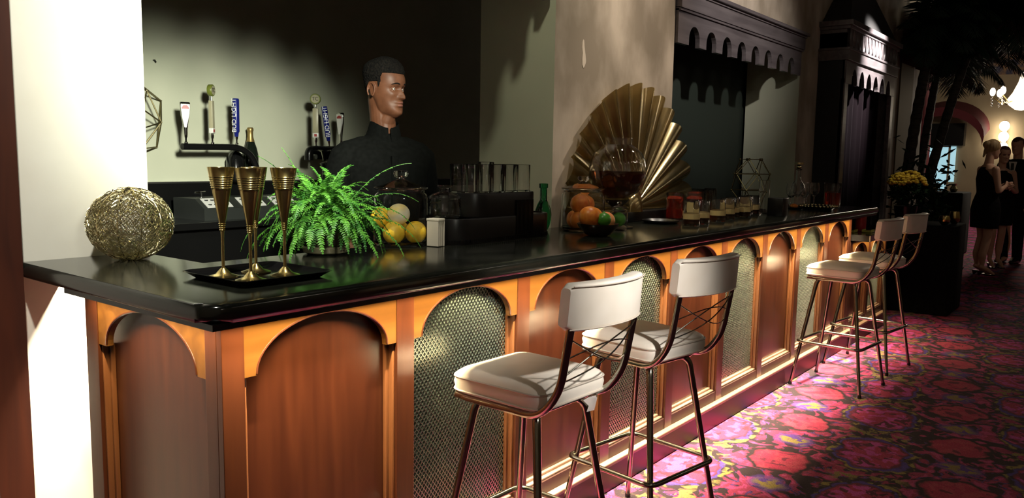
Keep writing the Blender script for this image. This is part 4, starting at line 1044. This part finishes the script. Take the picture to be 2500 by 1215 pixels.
# near tap arm: a black tube with a bend, three handles
t = thing('tap_arm', 'curved black beer tap arm with three handles on the back counter', 'beer tap', (0, 4.55, 0))
path = rounded([(2.575, 0, 1.434), (3.09, 0, 1.440), (3.10, 0, 1.0)], .20, 14)
bm = B(); tube(bm, path, .020, 18); obj('tube', bm, 'black_metal', t)
bm = B(); lathe(bm, [(0, 0), (.05, 0), (.05, .012), (.025, .02), (0, .02)], 24, (3.10, 0, 1.0)); obj('base_flange', bm, 'black_metal', t)
AZ = atan2(-4.55, -2.6)+pi/2    # facing the room
handle_white(t, 'white handle with a red emblem', (2.60, 0, 1.474), radians(-22))
handle_round(t, 'tan handle topped by an olive green disc seen edge-on', (2.775, 0, 1.474), radians(38))
handle_blue(t, 'blue handle with white vertical lettering', (2.945, 0, 1.474), radians(-66))
# second, ornate tap tower
t = thing('tap_tower', 'dark ornate bridge tap tower behind the fern', 'beer tap', (3.63, 4.50, 1.0))
bm = B(); lathe(bm, [(0, 0), (.07, 0), (.07, .02), (.045, .04), (.04, .30), (.055, .34), (0, .36)], 24); obj('column', bm, 'black_metal', t)
bm = B(); tube(bm, rounded([(-.16, 0, .36), (-.16, 0, .43), (.14, 0, .43), (.14, 0, .36)], .05, 6), .03, 14); tube(bm, [(-.10, 0, .385), (.10, 0, .385)], .018, 10); obj('bridge', bm, 'black_metal', t)
for x in (-.10, .0, .09):
    bm = B(); tube(bm, [(x, 0, .43), (x, -.07, .42), (x, -.09, .36)], .011, 10); lathe(bm, [(0, .42), (.018, .42), (.02, .44), (.014, .46), (0, .46)], 12, (x, 0, 0)); obj('faucet', bm, 'tube', t)
handle_round(t, 'tan handle with the olive green disc facing the room', (-.10, 0, .470), radians(-45))
handle_blue(t, 'blue handle with white vertical lettering', (.015, 0, .465), radians(-30), radians(-7))
handle_white(t, 'white handle with a red emblem, turned sideways', (.12, 0, .47), radians(-80))
# bottles
def wine_bottle(label, loc, h=.31):
    t = thing('champagne_bottle', label, 'bottle', loc, group=None)
    bm = B(); lathe(bm, [(0, 0), (.040, 0), (.044, .006), (.044, .15), (.036, .19), (.022, .23), (.0155, .255), (.0145, .29), (.017, .295), (.017, .305), (0, .308)], 28); obj('bottle_body', bm, mat('dark_bottle_glass', (.008, .012, .008), .08), t)
    bm = B(); lathe(bm, [(.0235, .228), (.0165, .255), (.0160, .285), (.0185, .292), (.0185, .304), (.014, .310), (0, .311)], 24); obj('gold_foil', bm, mat('gold_foil', (.38, .27, .10), .4, .8), t)
    return t
wine_bottle('dark champagne bottle with gold foil neck behind the bend of the tap arm', (3.16, 4.72, 1.216)).scale = (1.15, 1.15, 1.15)
t = thing('dark_bottle', 'dark round-shouldered bottle behind the tap arm, left of the foiled one', 'bottle', (3.03, 4.70, 1.216))
bm = B(); lathe(bm, [(0, 0), (.05, 0), (.058, .01), (.058, .14), (.04, .18), (.017, .20), (.016, .23), (0, .232)], 24); obj('bottle_body', bm, MT['black_gloss'], t)
bpy.data.objects['champagne_bottle'].location.z = 1.216
# gold wire star on the wall
t = thing('wall_sculpture', 'openwork bronze geometric wire sculpture hung on the olive wall by the column', 'wall ornament', (2.30, 4.78, 1.60))
V0 = [(.30*cos(a), 0, .285*sin(a)) for a in [pi/6+pi*k/3-.12 for k in range(6)]]
V1 = [(.21*cos(a), -.12, .20*sin(a)) for a in [pi*k/3-.12 for k in range(6)]]
V2 = [(.09*cos(a), -.16, .09*sin(a)) for a in [pi/3*k+pi/6 for k in (0, 2, 4)]]
bm = B(); prs = []
for k in range(6):
    prs += [(V0[k], V0[(k+1) % 6]), (V1[k], V1[(k+1) % 6]), (V0[k], V1[k]), (V0[k], V1[(k+1) % 6])]
for k in range(3): prs += [(V2[k], V1[(2*k+1) % 6]), (V2[k], V1[(2*k) % 6]), (V2[k], V2[(k+1) % 3]), (V2[k], V1[(2*k+2) % 6])]
for a, b in prs: tube(bm, [a, b], .0045, 6)
for p in V0+V1+V2: ball(bm, p, .006, 8, 6)
obj('rod_frame', bm, 'bronze', t)
t = obj('wall_hook', (lambda b: (tube(b, [(0, 0, 0), (0, -.02, 0), (.008, -.02, -.012)], .004, 6), b)[1])(B()), 'black', loc=(2.545, 4.80, 1.955)); tag(t, 'tiny black hook high on the olive wall left of the taps', 'hook')

# ================================================================ PEOPLE
HT = [(-.006, .058, .030, .010), (0, .074, .0, .026), (.010, .083, -.02, .039), (.025, .086, -.032, .049), (.040, .082, -.037, .055), (.055, .083, -.042, .059), (.070, .083, -.050, .062), (.085, .084, -.066, .065), (.100, .085, -.080, .0685), (.118, .082, -.090, .072), (.135, .087, -.096, .0745), (.150, .090, -.099, .0755), (.168, .088, -.100, .0755), (.186, .081, -.097, .073), (.203, .068, -.088, .065), (.217, .048, -.070, .050), (.227, .025, -.045, .031), (.232, .0, -.02, .008)]
def hsec(z):
    for a, b in zip(HT, HT[1:]):
        if a[0] <= z <= b[0]:
            t = (z-a[0])/(b[0]-a[0]); return [a[i]+(b[i]-a[i])*t for i in (1, 2, 3)]
    return HT[-1][1:] if z > 0 else HT[0][1:]
def hsm(z):
    s = [0, 0, 0]
    for d, w_ in ((-.006, .25), (0, .5), (.006, .25)):
        h = hsec(min(.232, max(-.006, z+d)))
        for i in range(3): s[i] += h[i]*w_
    return s
G = lambda v, c, s: exp(-((v-c)/s)**2)
def face_disp(y, z):
    a = abs(y); d = 0
    # nose: bridge to tip
    if z > .076:
        t = min(1, max(0, (.128-z)/.042)); h = .003+.022*t**1.3
    else: h = .025*exp(-((.076-z)/.0055)**2)
    if z > .128: h = .003*exp(-((z-.128)/.008)**2)
    wN = .0075+.004*min(1, max(0, (.125-z)/.04))
    d += h*exp(-(y/wN)**2)
    d += .011*G(a, .0135, .0065)*G(z, .082, .0065)
    d -= .0125*G(a, .031, .0165)*G(z, .117, .0092)
    d -= .004*G(a, .014, .008)*G(z, .120, .010)
    d += .0045*G(a, .026, .020)*G(z, .137, .0065)
    d += .0045*G(a, .046, .014)*G(z, .092, .013)
    d -= .004*G(a, .040, .012)*G(z, .060, .014)
    d += .0095*exp(-(y/.021)**2)*G(z, .0595, .0058)
    d += .0100*exp(-(y/.019)**2)*G(z, .0460, .0060)
    d -= .0055*exp(-(y/.022)**2)*G(z, .0530, .0020)
    d -= .004*exp(-(y/.018)**2)*G(z, .034, .005)
    d += .0065*exp(-(y/.017)**2)*G(z, .012, .011)
    return d
def head_rings(nz=120, nt=140):
    R = []
    for i in range(nz+1):
        z = -.006+.238*i/nz; xf, xb, w_ = hsm(z); ring = []
        xc = (xf+xb)/2*.5+.0; rf, rb = xf-xc, xc-xb
        for j in range(nt):
            a = 2*pi*j/nt; c, s = cos(a), sin(a)
            e = .86 if c > 0 else 1.0
            x = xc+(rf if c > 0 else rb)*(abs(c)**e)*(1 if c > 0 else -1); y = w_*(abs(s)**.92)*(1 if s > 0 else -1)
            if c > 0: x += face_disp(y, z)*min(1, c*2.2)
            ring.append((x, y, z))
        R.append(ring)
    return R
def xf_pt(p, M_): return M_ @ Vector(p)
def limb(bm, pts, rad, n=14, flat=1.0):
    """closed tapering capsule chain"""
    P = [Vector(p) for p in pts]; Q, Rr = [], []
    for i in range(len(P)-1):
        for k in range(6):
            t = k/6; Q.append(P[i].lerp(P[i+1], t)); Rr.append(rad[i]+(rad[i+1]-rad[i])*(t*t*(3-2*t)))
    Q.append(P[-1]); Rr.append(rad[-1])
    d0 = (Q[0]-Q[1]).normalized(); d1 = (Q[-1]-Q[-2]).normalized()
    pre = [(Q[0]+d0*Rr[0]*s, Rr[0]*sqrt(max(.0, 1-s*s))) for s in (.97, .75, .4)]; post_ = [(Q[-1]+d1*Rr[-1]*s, Rr[-1]*sqrt(1-s*s)) for s in (.4, .75, .97)]
    tube(bm, [p for p, _ in pre]+Q+[p for p, _ in post_], [r for _, r in pre]+Rr+[r for _, r in post_], n)
def hand(bm, w, d, side, thumb, k=1.0):
    """palm from wrist w along d, five fingers"""
    d = Vector(d).normalized(); side = Vector(side).normalized(); nrm = d.cross(side).normalized()
    w = Vector(w); pc = w+d*.085*k
    R = []
    for s, hw, th in ((0, .024, .016), (.3, .034, .015), (.7, .041, .014), (1, .040, .011)):
        c = w+d*.088*k*s; R.append([c+side*hw*k*cos(a*pi/6)+nrm*th*k*sin(a*pi/6) for a in range(12)])
    rows(bm, R)
    for i, (o_, L) in enumerate(((-.030, .062), (-.010, .078), (.010, .083), (.030, .074))):
        b = w+d*.080*k+side*o_*k; L *= k
        limb(bm, [b, b+d*L*.45+nrm*.006, b+d*L*.78-nrm*.008, b+d*L*.95-nrm*.022], [.0088*k, .0085*k, .0075*k, .006*k], 8)
    b = w+d*.025*k-side*.028*k*thumb
    limb(bm, [b, b+d*.03*k-side*.022*k*thumb, b+d*.062*k-side*.026*k*thumb-nrm*.01], [.012*k, .0105*k, .008*k], 8)
def remesh(o, vox, smooth=2):
    m = o.modifiers.new('remesh', 'REMESH'); m.mode = 'VOXEL'; m.voxel_size = vox; m.use_smooth_shade = True
    if smooth: s = o.modifiers.new('smooth', 'SMOOTH'); s.factor = .5; s.iterations = smooth
def torso_rings(spec, M_=None, n=28):
    R = []
    for cx, cy, z, rx, ry in spec:
        r = [Vector((cx+rx*(abs(cos(a))**.85)*(1 if cos(a) > 0 else -1), cy+ry*(abs(sin(a))**.85)*(1 if sin(a) > 0 else -1), z)) for a in [2*pi*k/n for k in range(n)]]
        R.append([M_ @ v for v in r] if M_ else r)
    return R
# --- the bartender. body frame: +X forward, +Y his left, origin on the floor
def bartender():
    T = thing('person', 'man in a black buttoned shirt standing behind the bar, looking out to the right', 'person', (2.50, 2.70, 0), radians(-112))
    hy = radians(32)   # head turned against the torso
    chin = Vector((.052, .0, 1.576))
    HM = Matrix.Translation((.012, 0, 1.576)) @ Matrix.Rotation(hy, 4, 'Z') @ Matrix.Rotation(radians(1), 4, 'Y')
    bm = B()
    rows(bm, [[HM @ Vector(p) for p in r] for r in head_rings()])
    for s in (-1, 1):     # ears and eyelids
        pts = [(-.012+.020*cos(a)*1.0-.006, s*(.0745+.010*(1 if 0 else .7)), .112+.030*sin(a)) for a in [radians(-60+32*k) for k in range(10)]]
        limb(bm, [HM @ Vector(p) for p in pts], [.0042]*len(pts), 7)
        R = []
        for z, rx in ((-.030, .004), (-.02, .010), (0, .016), (.018, .017), (.028, .008)):
            R.append([HM @ Vector((-.016+rx*cos(a*pi/5), s*(.0755+.003*sin(a*pi/5)), .112+z)) for a in range(10)])
        rows(bm, R)
        ec = Vector((.0600, s*.031, .117))
        for el, er in ((40, .0030), (-36, .0024)):
            lid = []
            for k in range(9):
                a = radians(-62+124*k/8); e2 = radians(el)*cos(a*1.35)
                lid.append(ec+Vector((cos(a)*cos(e2), sin(a), cos(a)*sin(e2)))*.0138)
            limb(bm, [HM @ p for p in lid], [er*.6]+[er]*7+[er*.6], 6)
    limb(bm, [HM @ Vector((-.028, 0, .075)), Vector((-.012, 0, 1.53)), Vector((-.02, 0, 1.44))], [.056, .057, .066], 24)
    limb(bm, [HM @ Vector((.03, 0, .03)), Vector((.01, 0, 1.55)), Vector((.0, 0, 1.46))], [.032, .040, .05], 16)
    rows(bm, torso_rings([(-.01, 0, .92, .10, .15), (-.01, 0, 1.05, .09, .14), (0, 0, 1.2, .10, .155), (0, 0, 1.33, .115, .175), (-.005, 0, 1.42, .095, .18), (-.01, 0, 1.47, .06, .10), (-.015, 0, 1.50, .05, .06)]))
    for s in (-1, 1):
        sh = (-.01, s*.172, 1.395); el = (-.06, s*.245, 1.13); wr = (.12, s*.20, .96) if s > 0 else (.14, s*.19, .98)
        limb(bm, [sh, el, wr], [.050, .040, .027])
        hand(bm, wr, Vector(wr)-Vector(el)+Vector((0, 0, .12)), (0, 1, 0), s)
        limb(bm, [(0, s*.09, .93), (.02, s*.10, .50), (-.01, s*.10, .09)], [.092, .058, .038])
        limb(bm, [(-.05, s*.10, .045), (.06, s*.11, .035), (.15, s*.12, .028)], [.038, .038, .026])
    body = obj('body', bm, 'skin', T); remesh(body, .0027, 1)
    # eyes
    for s in (-1, 1):
        ec = HM @ Vector((.0600, s*.031, .117))
        bm = B(); ball(bm, (0, 0, 0), .0132, 20, 14); e = obj('eyeball', bm, 'eye_white', T, loc=ec)
        look = (HM.to_3x3() @ Vector((1, .06, 0))).normalized()
        bm = B(); ball(bm, look*.0080, .0060, 14, 10); obj('iris', bm, 'iris', e)
        # brows follow the brow ridge
        bm = B(); pts = []
        for k in range(9):
            y = s*(.014+.036*k/8); z = .1385+.004*sin(pi*k/8)-.003*(k/8)
            xf, xb, w_ = hsm(z); xc = (xf+xb)/4; x = xc+(xf-xc)*max(.05, (1-(abs(y)/w_)**(2/.92)))**(.5*.86)+face_disp(y, z)
            pts.append(HM @ Vector((x-.0005, y, z)))
        tube(bm, pts, [.002, .0034, .0038, .0038, .0036, .0033, .003, .0024, .0012], 6); obj('eyebrow', bm, 'hair', T)
    bm = B()
    for zc, hh in ((.0585, .0050), (.0465, .0054)):
        R = []
        for i in range(19):
            y = -.023+.046*i/18; k = max(.05, 1-(y/.0235)**2)
            ring = []
            for j in range(7):
                z = zc+hh*k*(j/3-1); xf, xb, w_ = hsm(z); xc = (xf+xb)/4
                x = xc+(xf-xc)*(1-(abs(y)/w_)**(2/.92))**(.43)+face_disp(y, z)+.0009*k*(1-(j/3-1)**2)-.0006
                ring.append(HM @ Vector((x, y, z)))
            R.append(ring)
        rows(bm, R, closed=False, cap=False)
    obj('lips', bm, 'lip', T, fix=False)
    # short hair with faded sides
    bm = B(); R = head_rings(110, 150); rnd = random.Random(2); grid = []
    def th(x, y, z):
        if x > .035: line = .181+.02*max(0, .05-x)
        elif x > .012: line = .181-(.035-x)/.023*.052 if x > .030 else .150-(.030-x)/.018*.040
        elif x > -.038: line = .140+.006
        else: line = .146-(-.038-x)/.05*.085
        if x > .012 and x <= .035: line = max(line, .112)
        if z < line: return None
        f = (z-line); top = min(1, max(0, (z-.150)/.05))
        return min(.0018+f*.55, min(.0022+f*.12, .005)*(1-top)+top*(.020+.006*max(0, min(1, (x+.06)/.12))))
    outer = []
    for r in R:
        o_ = []
        for x, y, z in r:
            h = th(x, y, z)
            if h is None: o_.append(None); continue
            c = Vector((-.005, 0, .12)); v = (Vector((x, y, z))-c).normalized()
            h += rnd.uniform(-.0012, .0012)
            top = min(1, max(0, (z-.16)/.05))
            k = Vector((x, y, z))+v*h+Vector((0, 0, .006*top))
            o_.append(bm.verts.new(HM @ k))
        outer.append(o_)
    n = len(R[0])
    for a, b in zip(outer, outer[1:]):
        for j in range(n):
            q = [a[j], a[(j+1) % n], b[(j+1) % n], b[j]]
            q = [v for v in q if v is not None]
            if len(q) >= 3:
                try: bm.faces.new(q)
                except ValueError: pass
    lst = [v for v in outer[-1] if v]; bm.faces.new(lst)
    # skirt back to the scalp at the hairline
    bnd = [e for e in bm.edges if len(e.link_faces) == 1]
    ret = bmesh.ops.extrude_edge_only(bm, edges=bnd)
    cc = HM @ Vector((-.005, 0, .12))
    for v in [g for g in ret['geom'] if isinstance(g, bmesh.types.BMVert)]: v.co += (cc-v.co).normalized()*.012
    obj('hair', bm, 'hair', T)
    # shirt
    bm = B()
    rows(bm, torso_rings([(-.01, 0, .90, .125, .178), (-.01, 0, 1.02, .118, .168), (-.005, 0, 1.15, .122, .178), (0, 0, 1.28, .132, .195), (0, 0, 1.36, .130, .205), (-.005, 0, 1.42, .108, .195), (-.012, 0, 1.455, .085, .14), (-.016, 0, 1.485, .072, .085), (-.018, 0, 1.50, .068, .070)]))
    for s in (-1, 1):
        sh = (-.01, s*.176, 1.388); el = (-.06, s*.250, 1.13); wr = (.10, s*.205, .975)
        limb(bm, [(0, s*.10, 1.425), sh, el, wr], [.062, .073, .058, .040], 18)
    o = obj('shirt', bm, 'shirt', T); remesh(o, .006, 6)
    bm = B()      # collar: stand plus two leaves, open a little at the throat
    R = []
    for z, r, k in ((1.478, .070, 0), (1.512, .0665, .010), (1.548, .0625, .012), (1.552, .0645, .012), (1.515, .074, .008), (1.486, .083, 0)):
        R.append([(-.012+k+r*cos(a)*(1.0), r*.98*sin(a), z-.030*max(0, cos(a))**2+(.0)) for a in [radians(5+350*j/30) for j in range(31)]])
    rows(bm, R, closed=False, cap=False); obj('collar', bm, 'shirt', T, fix=False)
    bm = B(); box(bm, .118, .137, -.016, .016, .95, 1.40, .004)
    obj('button_placket', bm, 'shirt', T)
    bm = B(); rows(bm, torso_rings([(-.01, 0, .80, .115, .175), (-.01, 0, .95, .118, .165)]))
    for s in (-1, 1): limb(bm, [(0, s*.09, .88), (.02, s*.10, .50), (-.01, s*.10, .10)], [.108, .076, .066], 16)
    o = obj('trousers', bm, 'shirt', T); remesh(o, .009, 4)
    for s in (-1, 1):
        bm = B(); limb(bm, [(-.06, s*.10, .05), (.06, s*.11, .045), (.17, s*.12, .036)], [.048, .047, .036], 14); o = obj('shoe', bm, 'black', T)
bartender()

def guest(kind, label, loc, rz, H=1.70, hair='blonde', skin='skin_light', cloth='cloth_black', arm='fold'):
    """background guest: one continuous body, hair and clothes as parts; faces +X"""
    T = thing('person', label, 'person', loc, rz); k = H/1.75; T.scale = (k, k, k); bm = B()
    HM = Matrix.Translation((.02, 0, 1.52)) @ Matrix.Rotation(radians(6), 4, 'Y')
    rows(bm, [[HM @ Vector(p) for p in r] for r in head_rings(50, 60)])
    limb(bm, [HM @ Vector((-.02, 0, .06)), (-.01, 0, 1.42)], [.048 if kind == 'woman' else .056, .056], 16)
    sw = .155 if kind == 'woman' else .185; lift = .07 if kind == 'woman' else .03
    rows(bm, torso_rings([(0, 0, .88, .105, .16), (0, 0, 1.06, .085, .125), (0, 0, 1.25, .105, .145), (-.005, 0, 1.38, .085, .155), (-.01, 0, 1.44, .05, .07)]))
    for s in (-1, 1):
        if arm == 'fold': el = (.02, s*(sw+.05), 1.10); wr = (.20, s*.05, 1.16)
        else: el = (-.02, s*(sw+.06), 1.08); wr = (.10, s*(sw+.03), .86)
        limb(bm, [(-.005, s*sw, 1.375), el, wr], [.046, .036, .024], 12)
        hand(bm, wr, Vector(wr)-Vector(el), (0, 0, 1) if arm == 'fold' else (1, 0, 0), s, .92)
        limb(bm, [(0, s*.075, .88), (.015, s*.06, .50), (-.03, s*.06, .28), (-.02, s*.055, .05+lift)], [.088, .052, .050, .028], 14)
        limb(bm, [(-.04, s*.055, .045+lift), (.05, s*.06, .045+lift*.4), (.13, s*.065, .022)], [.028, .030, .02], 10)
    o = obj('body', bm, skin, T); remesh(o, .0075, 2)
    bm = B()
    if kind == 'woman':
        rows(bm, torso_rings([(0, 0, .62, .14, .19), (0, 0, .85, .15, .20), (0, 0, .95, .135, .185), (0, 0, 1.08, .10, .14), (0, 0, 1.25, .122, .158), (-.004, 0, 1.36, .100, .135), (-.008, 0, 1.41, .07, .10)]))
        o = obj('dress', bm, cloth, T); remesh(o, .010, 3)
        bm = B(); ball(bm, HM @ Vector((-.012, 0, .150)), .098, 18, 14, (1.02, .86, .98)); ball(bm, HM @ Vector((-.085, 0, .165)), .052, 14, 10); limb(bm, [HM @ Vector((-.07, .02, .10)), HM @ Vector((-.09, .03, .01))], [.03, .012], 8)
        o = obj('hair', bm, hair, T); remesh(o, .008, 1)
        for s in (-1, 1):
            bm = B(); rows(bm, [[(-.07, s*.055-.02, .06), (-.07, s*.055+.02, .06), (.0, s*.055+.02, .055), (.0, s*.055-.02, .055)], [(-.06, s*.055-.005, .0), (-.06, s*.055+.005, .0), (-.045, s*.055+.005, .0), (-.045, s*.055-.005, .0)]]); box(bm, .03, .14, s*.06-.035, s*.06+.035, 0, .012); obj('shoe', bm, 'black', T)
    else:
        rows(bm, torso_rings([(0, 0, .80, .145, .195), (0, 0, 1.0, .125, .175), (0, 0, 1.25, .135, .195), (-.005, 0, 1.38, .11, .20), (-.01, 0, 1.43, .075, .11), (-.01, 0, 1.46, .062, .07)]))
        for s in (-1, 1):
            el = (-.02, s*(sw+.06), 1.08); wr = (.08, s*(sw+.03), .90); limb(bm, [(0, s*.12, 1.40), (-.005, s*sw, 1.375), el, wr], [.06, .07, .055, .042], 12)
        o = obj('jacket', bm, cloth, T); remesh(o, .010, 3)
        bm = B(); prism(bm, [(.137, -.05, 1.42), (.137, .05, 1.42), (.142, 0, 1.12)], (.008, 0, 0)); obj('shirt_front', bm, 'white', T, smooth=False)
        bm = B(); prism(bm, [(.147, -.018, 1.40), (.147, .018, 1.40), (.152, .022, 1.2), (.152, 0, 1.16), (.152, -.022, 1.2)], (.006, 0, 0)); obj('tie', bm, 'black', T, smooth=False)
        bm = B(); rows(bm, torso_rings([(0, 0, .78, .12, .17), (0, 0, .95, .12, .165)]))
        for s in (-1, 1): limb(bm, [(0, s*.085, .86), (.01, s*.09, .5), (-.02, s*.09, .08)], [.105, .075, .065], 12)
        o = obj('trousers', bm, cloth, T); remesh(o, .012, 3)
        bm = B(); ball(bm, HM @ Vector((-.010, 0, .158)), .092, 18, 12, (1.06, .86, .95)); o = obj('hair', bm, hair, T)
        for s in (-1, 1): bm = B(); limb(bm, [(-.05, s*.09, .045), (.06, s*.09, .04), (.16, s*.095, .03)], [.045, .043, .03], 10); obj('shoe', bm, 'black', T)
    return T
guest('woman', 'woman with pinned blonde hair in a short dark sleeveless dress, standing on the carpet', (11.75, 1.52, 0), radians(-50), 1.72)
guest('woman', 'woman with bare arms half hidden behind the blonde woman in the dark dress', (12.8, 1.50, 0), radians(-150), 1.66, hair='auburn')
guest('man', 'man in a dark suit, white shirt and tie at the right edge', (13.5, 1.40, 0), radians(165), 1.80, hair='auburn', arm='down')
# ================================================================ PALMS
def palm(label, base, top, bend, crown_r, nf, seed, r0=.10, r1=.075):
    t = thing('palm_tree', label, 'palm', base)
    rnd = random.Random(seed); b = Vector((0, 0, 0)); tp = Vector(top)-Vector(base); bend = Vector(bend)
    P = []
    for i in range(41):
        s = i/40; P.append(b.lerp(tp, s)+bend*sin(pi*s)*.5)
    bm = B(); tube(bm, P, [(r0+(r1-r0)*i/40)*(1+.13*(i % 2)) for i in range(41)], 12); obj('trunk', bm, 'trunk', t)
    bm = B()
    for f in range(nf):
        a = rnd.uniform(0, 2*pi); el = radians(rnd.uniform(-5, 70)); L = crown_r*rnd.uniform(.8, 1.15)
        p = tp.copy(); d = Vector((cos(a)*cos(el), sin(a)*cos(el), sin(el))); n = 26; pts = []
        for i in range(n+1):
            pts.append(p.copy()); p += d*(L/n); d.z -= .085*(.3+1.2*i/n); d.normalize()
        if base[1] < 2.27 and max(q.y+base[1] for q in pts) > 2.12: continue
        tube(bm, pts[::2], .008, 4)
        for i in range(3, n+1):
            for s in (-1, 1):
                for h in (0, .5):
                    q = pts[i-1].lerp(pts[i], h); dd = (pts[i]-pts[i-1]).normalized(); sd = dd.cross(Vector((0, 0, 1))).normalized()*s
                    ll = .34*crown_r*sin(pi*min(1, .12+.86*i/n))**.6*rnd.uniform(.8, 1.1)
                    ax = (sd+dd*.6+Vector((0, 0, -.35+rnd.uniform(-.2, .1)))).normalized(); w_ = .014
                    e = q+ax*ll+Vector((0, 0, -.12*ll)); m_ = q+ax*ll*.5
                    if base[1] < 2.27 and e.y+base[1] > 2.24: continue
                    v = [bm.verts.new(x) for x in (q-dd*w_*.5, m_-dd*w_, e, m_+dd*w_)]
                    bm.faces.new(v)
    obj('fronds', bm, 'palm', t, smooth=False, fix=False)
    return t
palm('left palm with a dark trunk leaning right behind the yellow flowers', (9.75, 2.12, 0), (10.0, 1.95, 2.85), (-.05, .05, 0), .8, 60, 1, .062, .048)
palm('right palm leaning beside the left one, its dark crown under the ceiling', (10.0, 2.05, 0), (10.9, 1.62, 3.15), (-.1, .1, 0), 1.3, 100, 2, .056, .042)
palm('short palm further back before the tan far wall', (13.6, 2.75, 0), (13.7, 2.55, 2.9), (0, .05, 0), 1.15, 36, 3, .07, .05)
t = thing('potted_shrub', 'dark leafy shrub at the foot of the palms', 'plant', (9.55, 1.82, 0))
bm = B(); lathe(bm, [(0, 0), (.16, 0), (.22, .4), (.2, .4), (.18, .34), (0, .34)], 20); obj('shrub_pot', bm, 'black', t)
bm = B(); rnd = random.Random(9)
for i in range(420):
    c_ = Vector((rnd.gauss(0, .15), max(-.4, min(.4, rnd.gauss(0, .14))), .95+rnd.gauss(0, .28))); d1 = Vector((rnd.uniform(-1, 1), rnd.uniform(-1, 1), rnd.uniform(-.6, 1))).normalized()*.06; d2 = d1.orthogonal().normalized()*.02
    bm.faces.new([bm.verts.new(c_+q) for q in (-d1, d2, d1, -d2)])
for q in range(6): tube(bm, [(0, 0, .33), (rnd.gauss(0, .1), rnd.gauss(0, .1), .9)], .008, 5)
obj('foliage', bm, 'leaf_dark', t, smooth=False, fix=False)
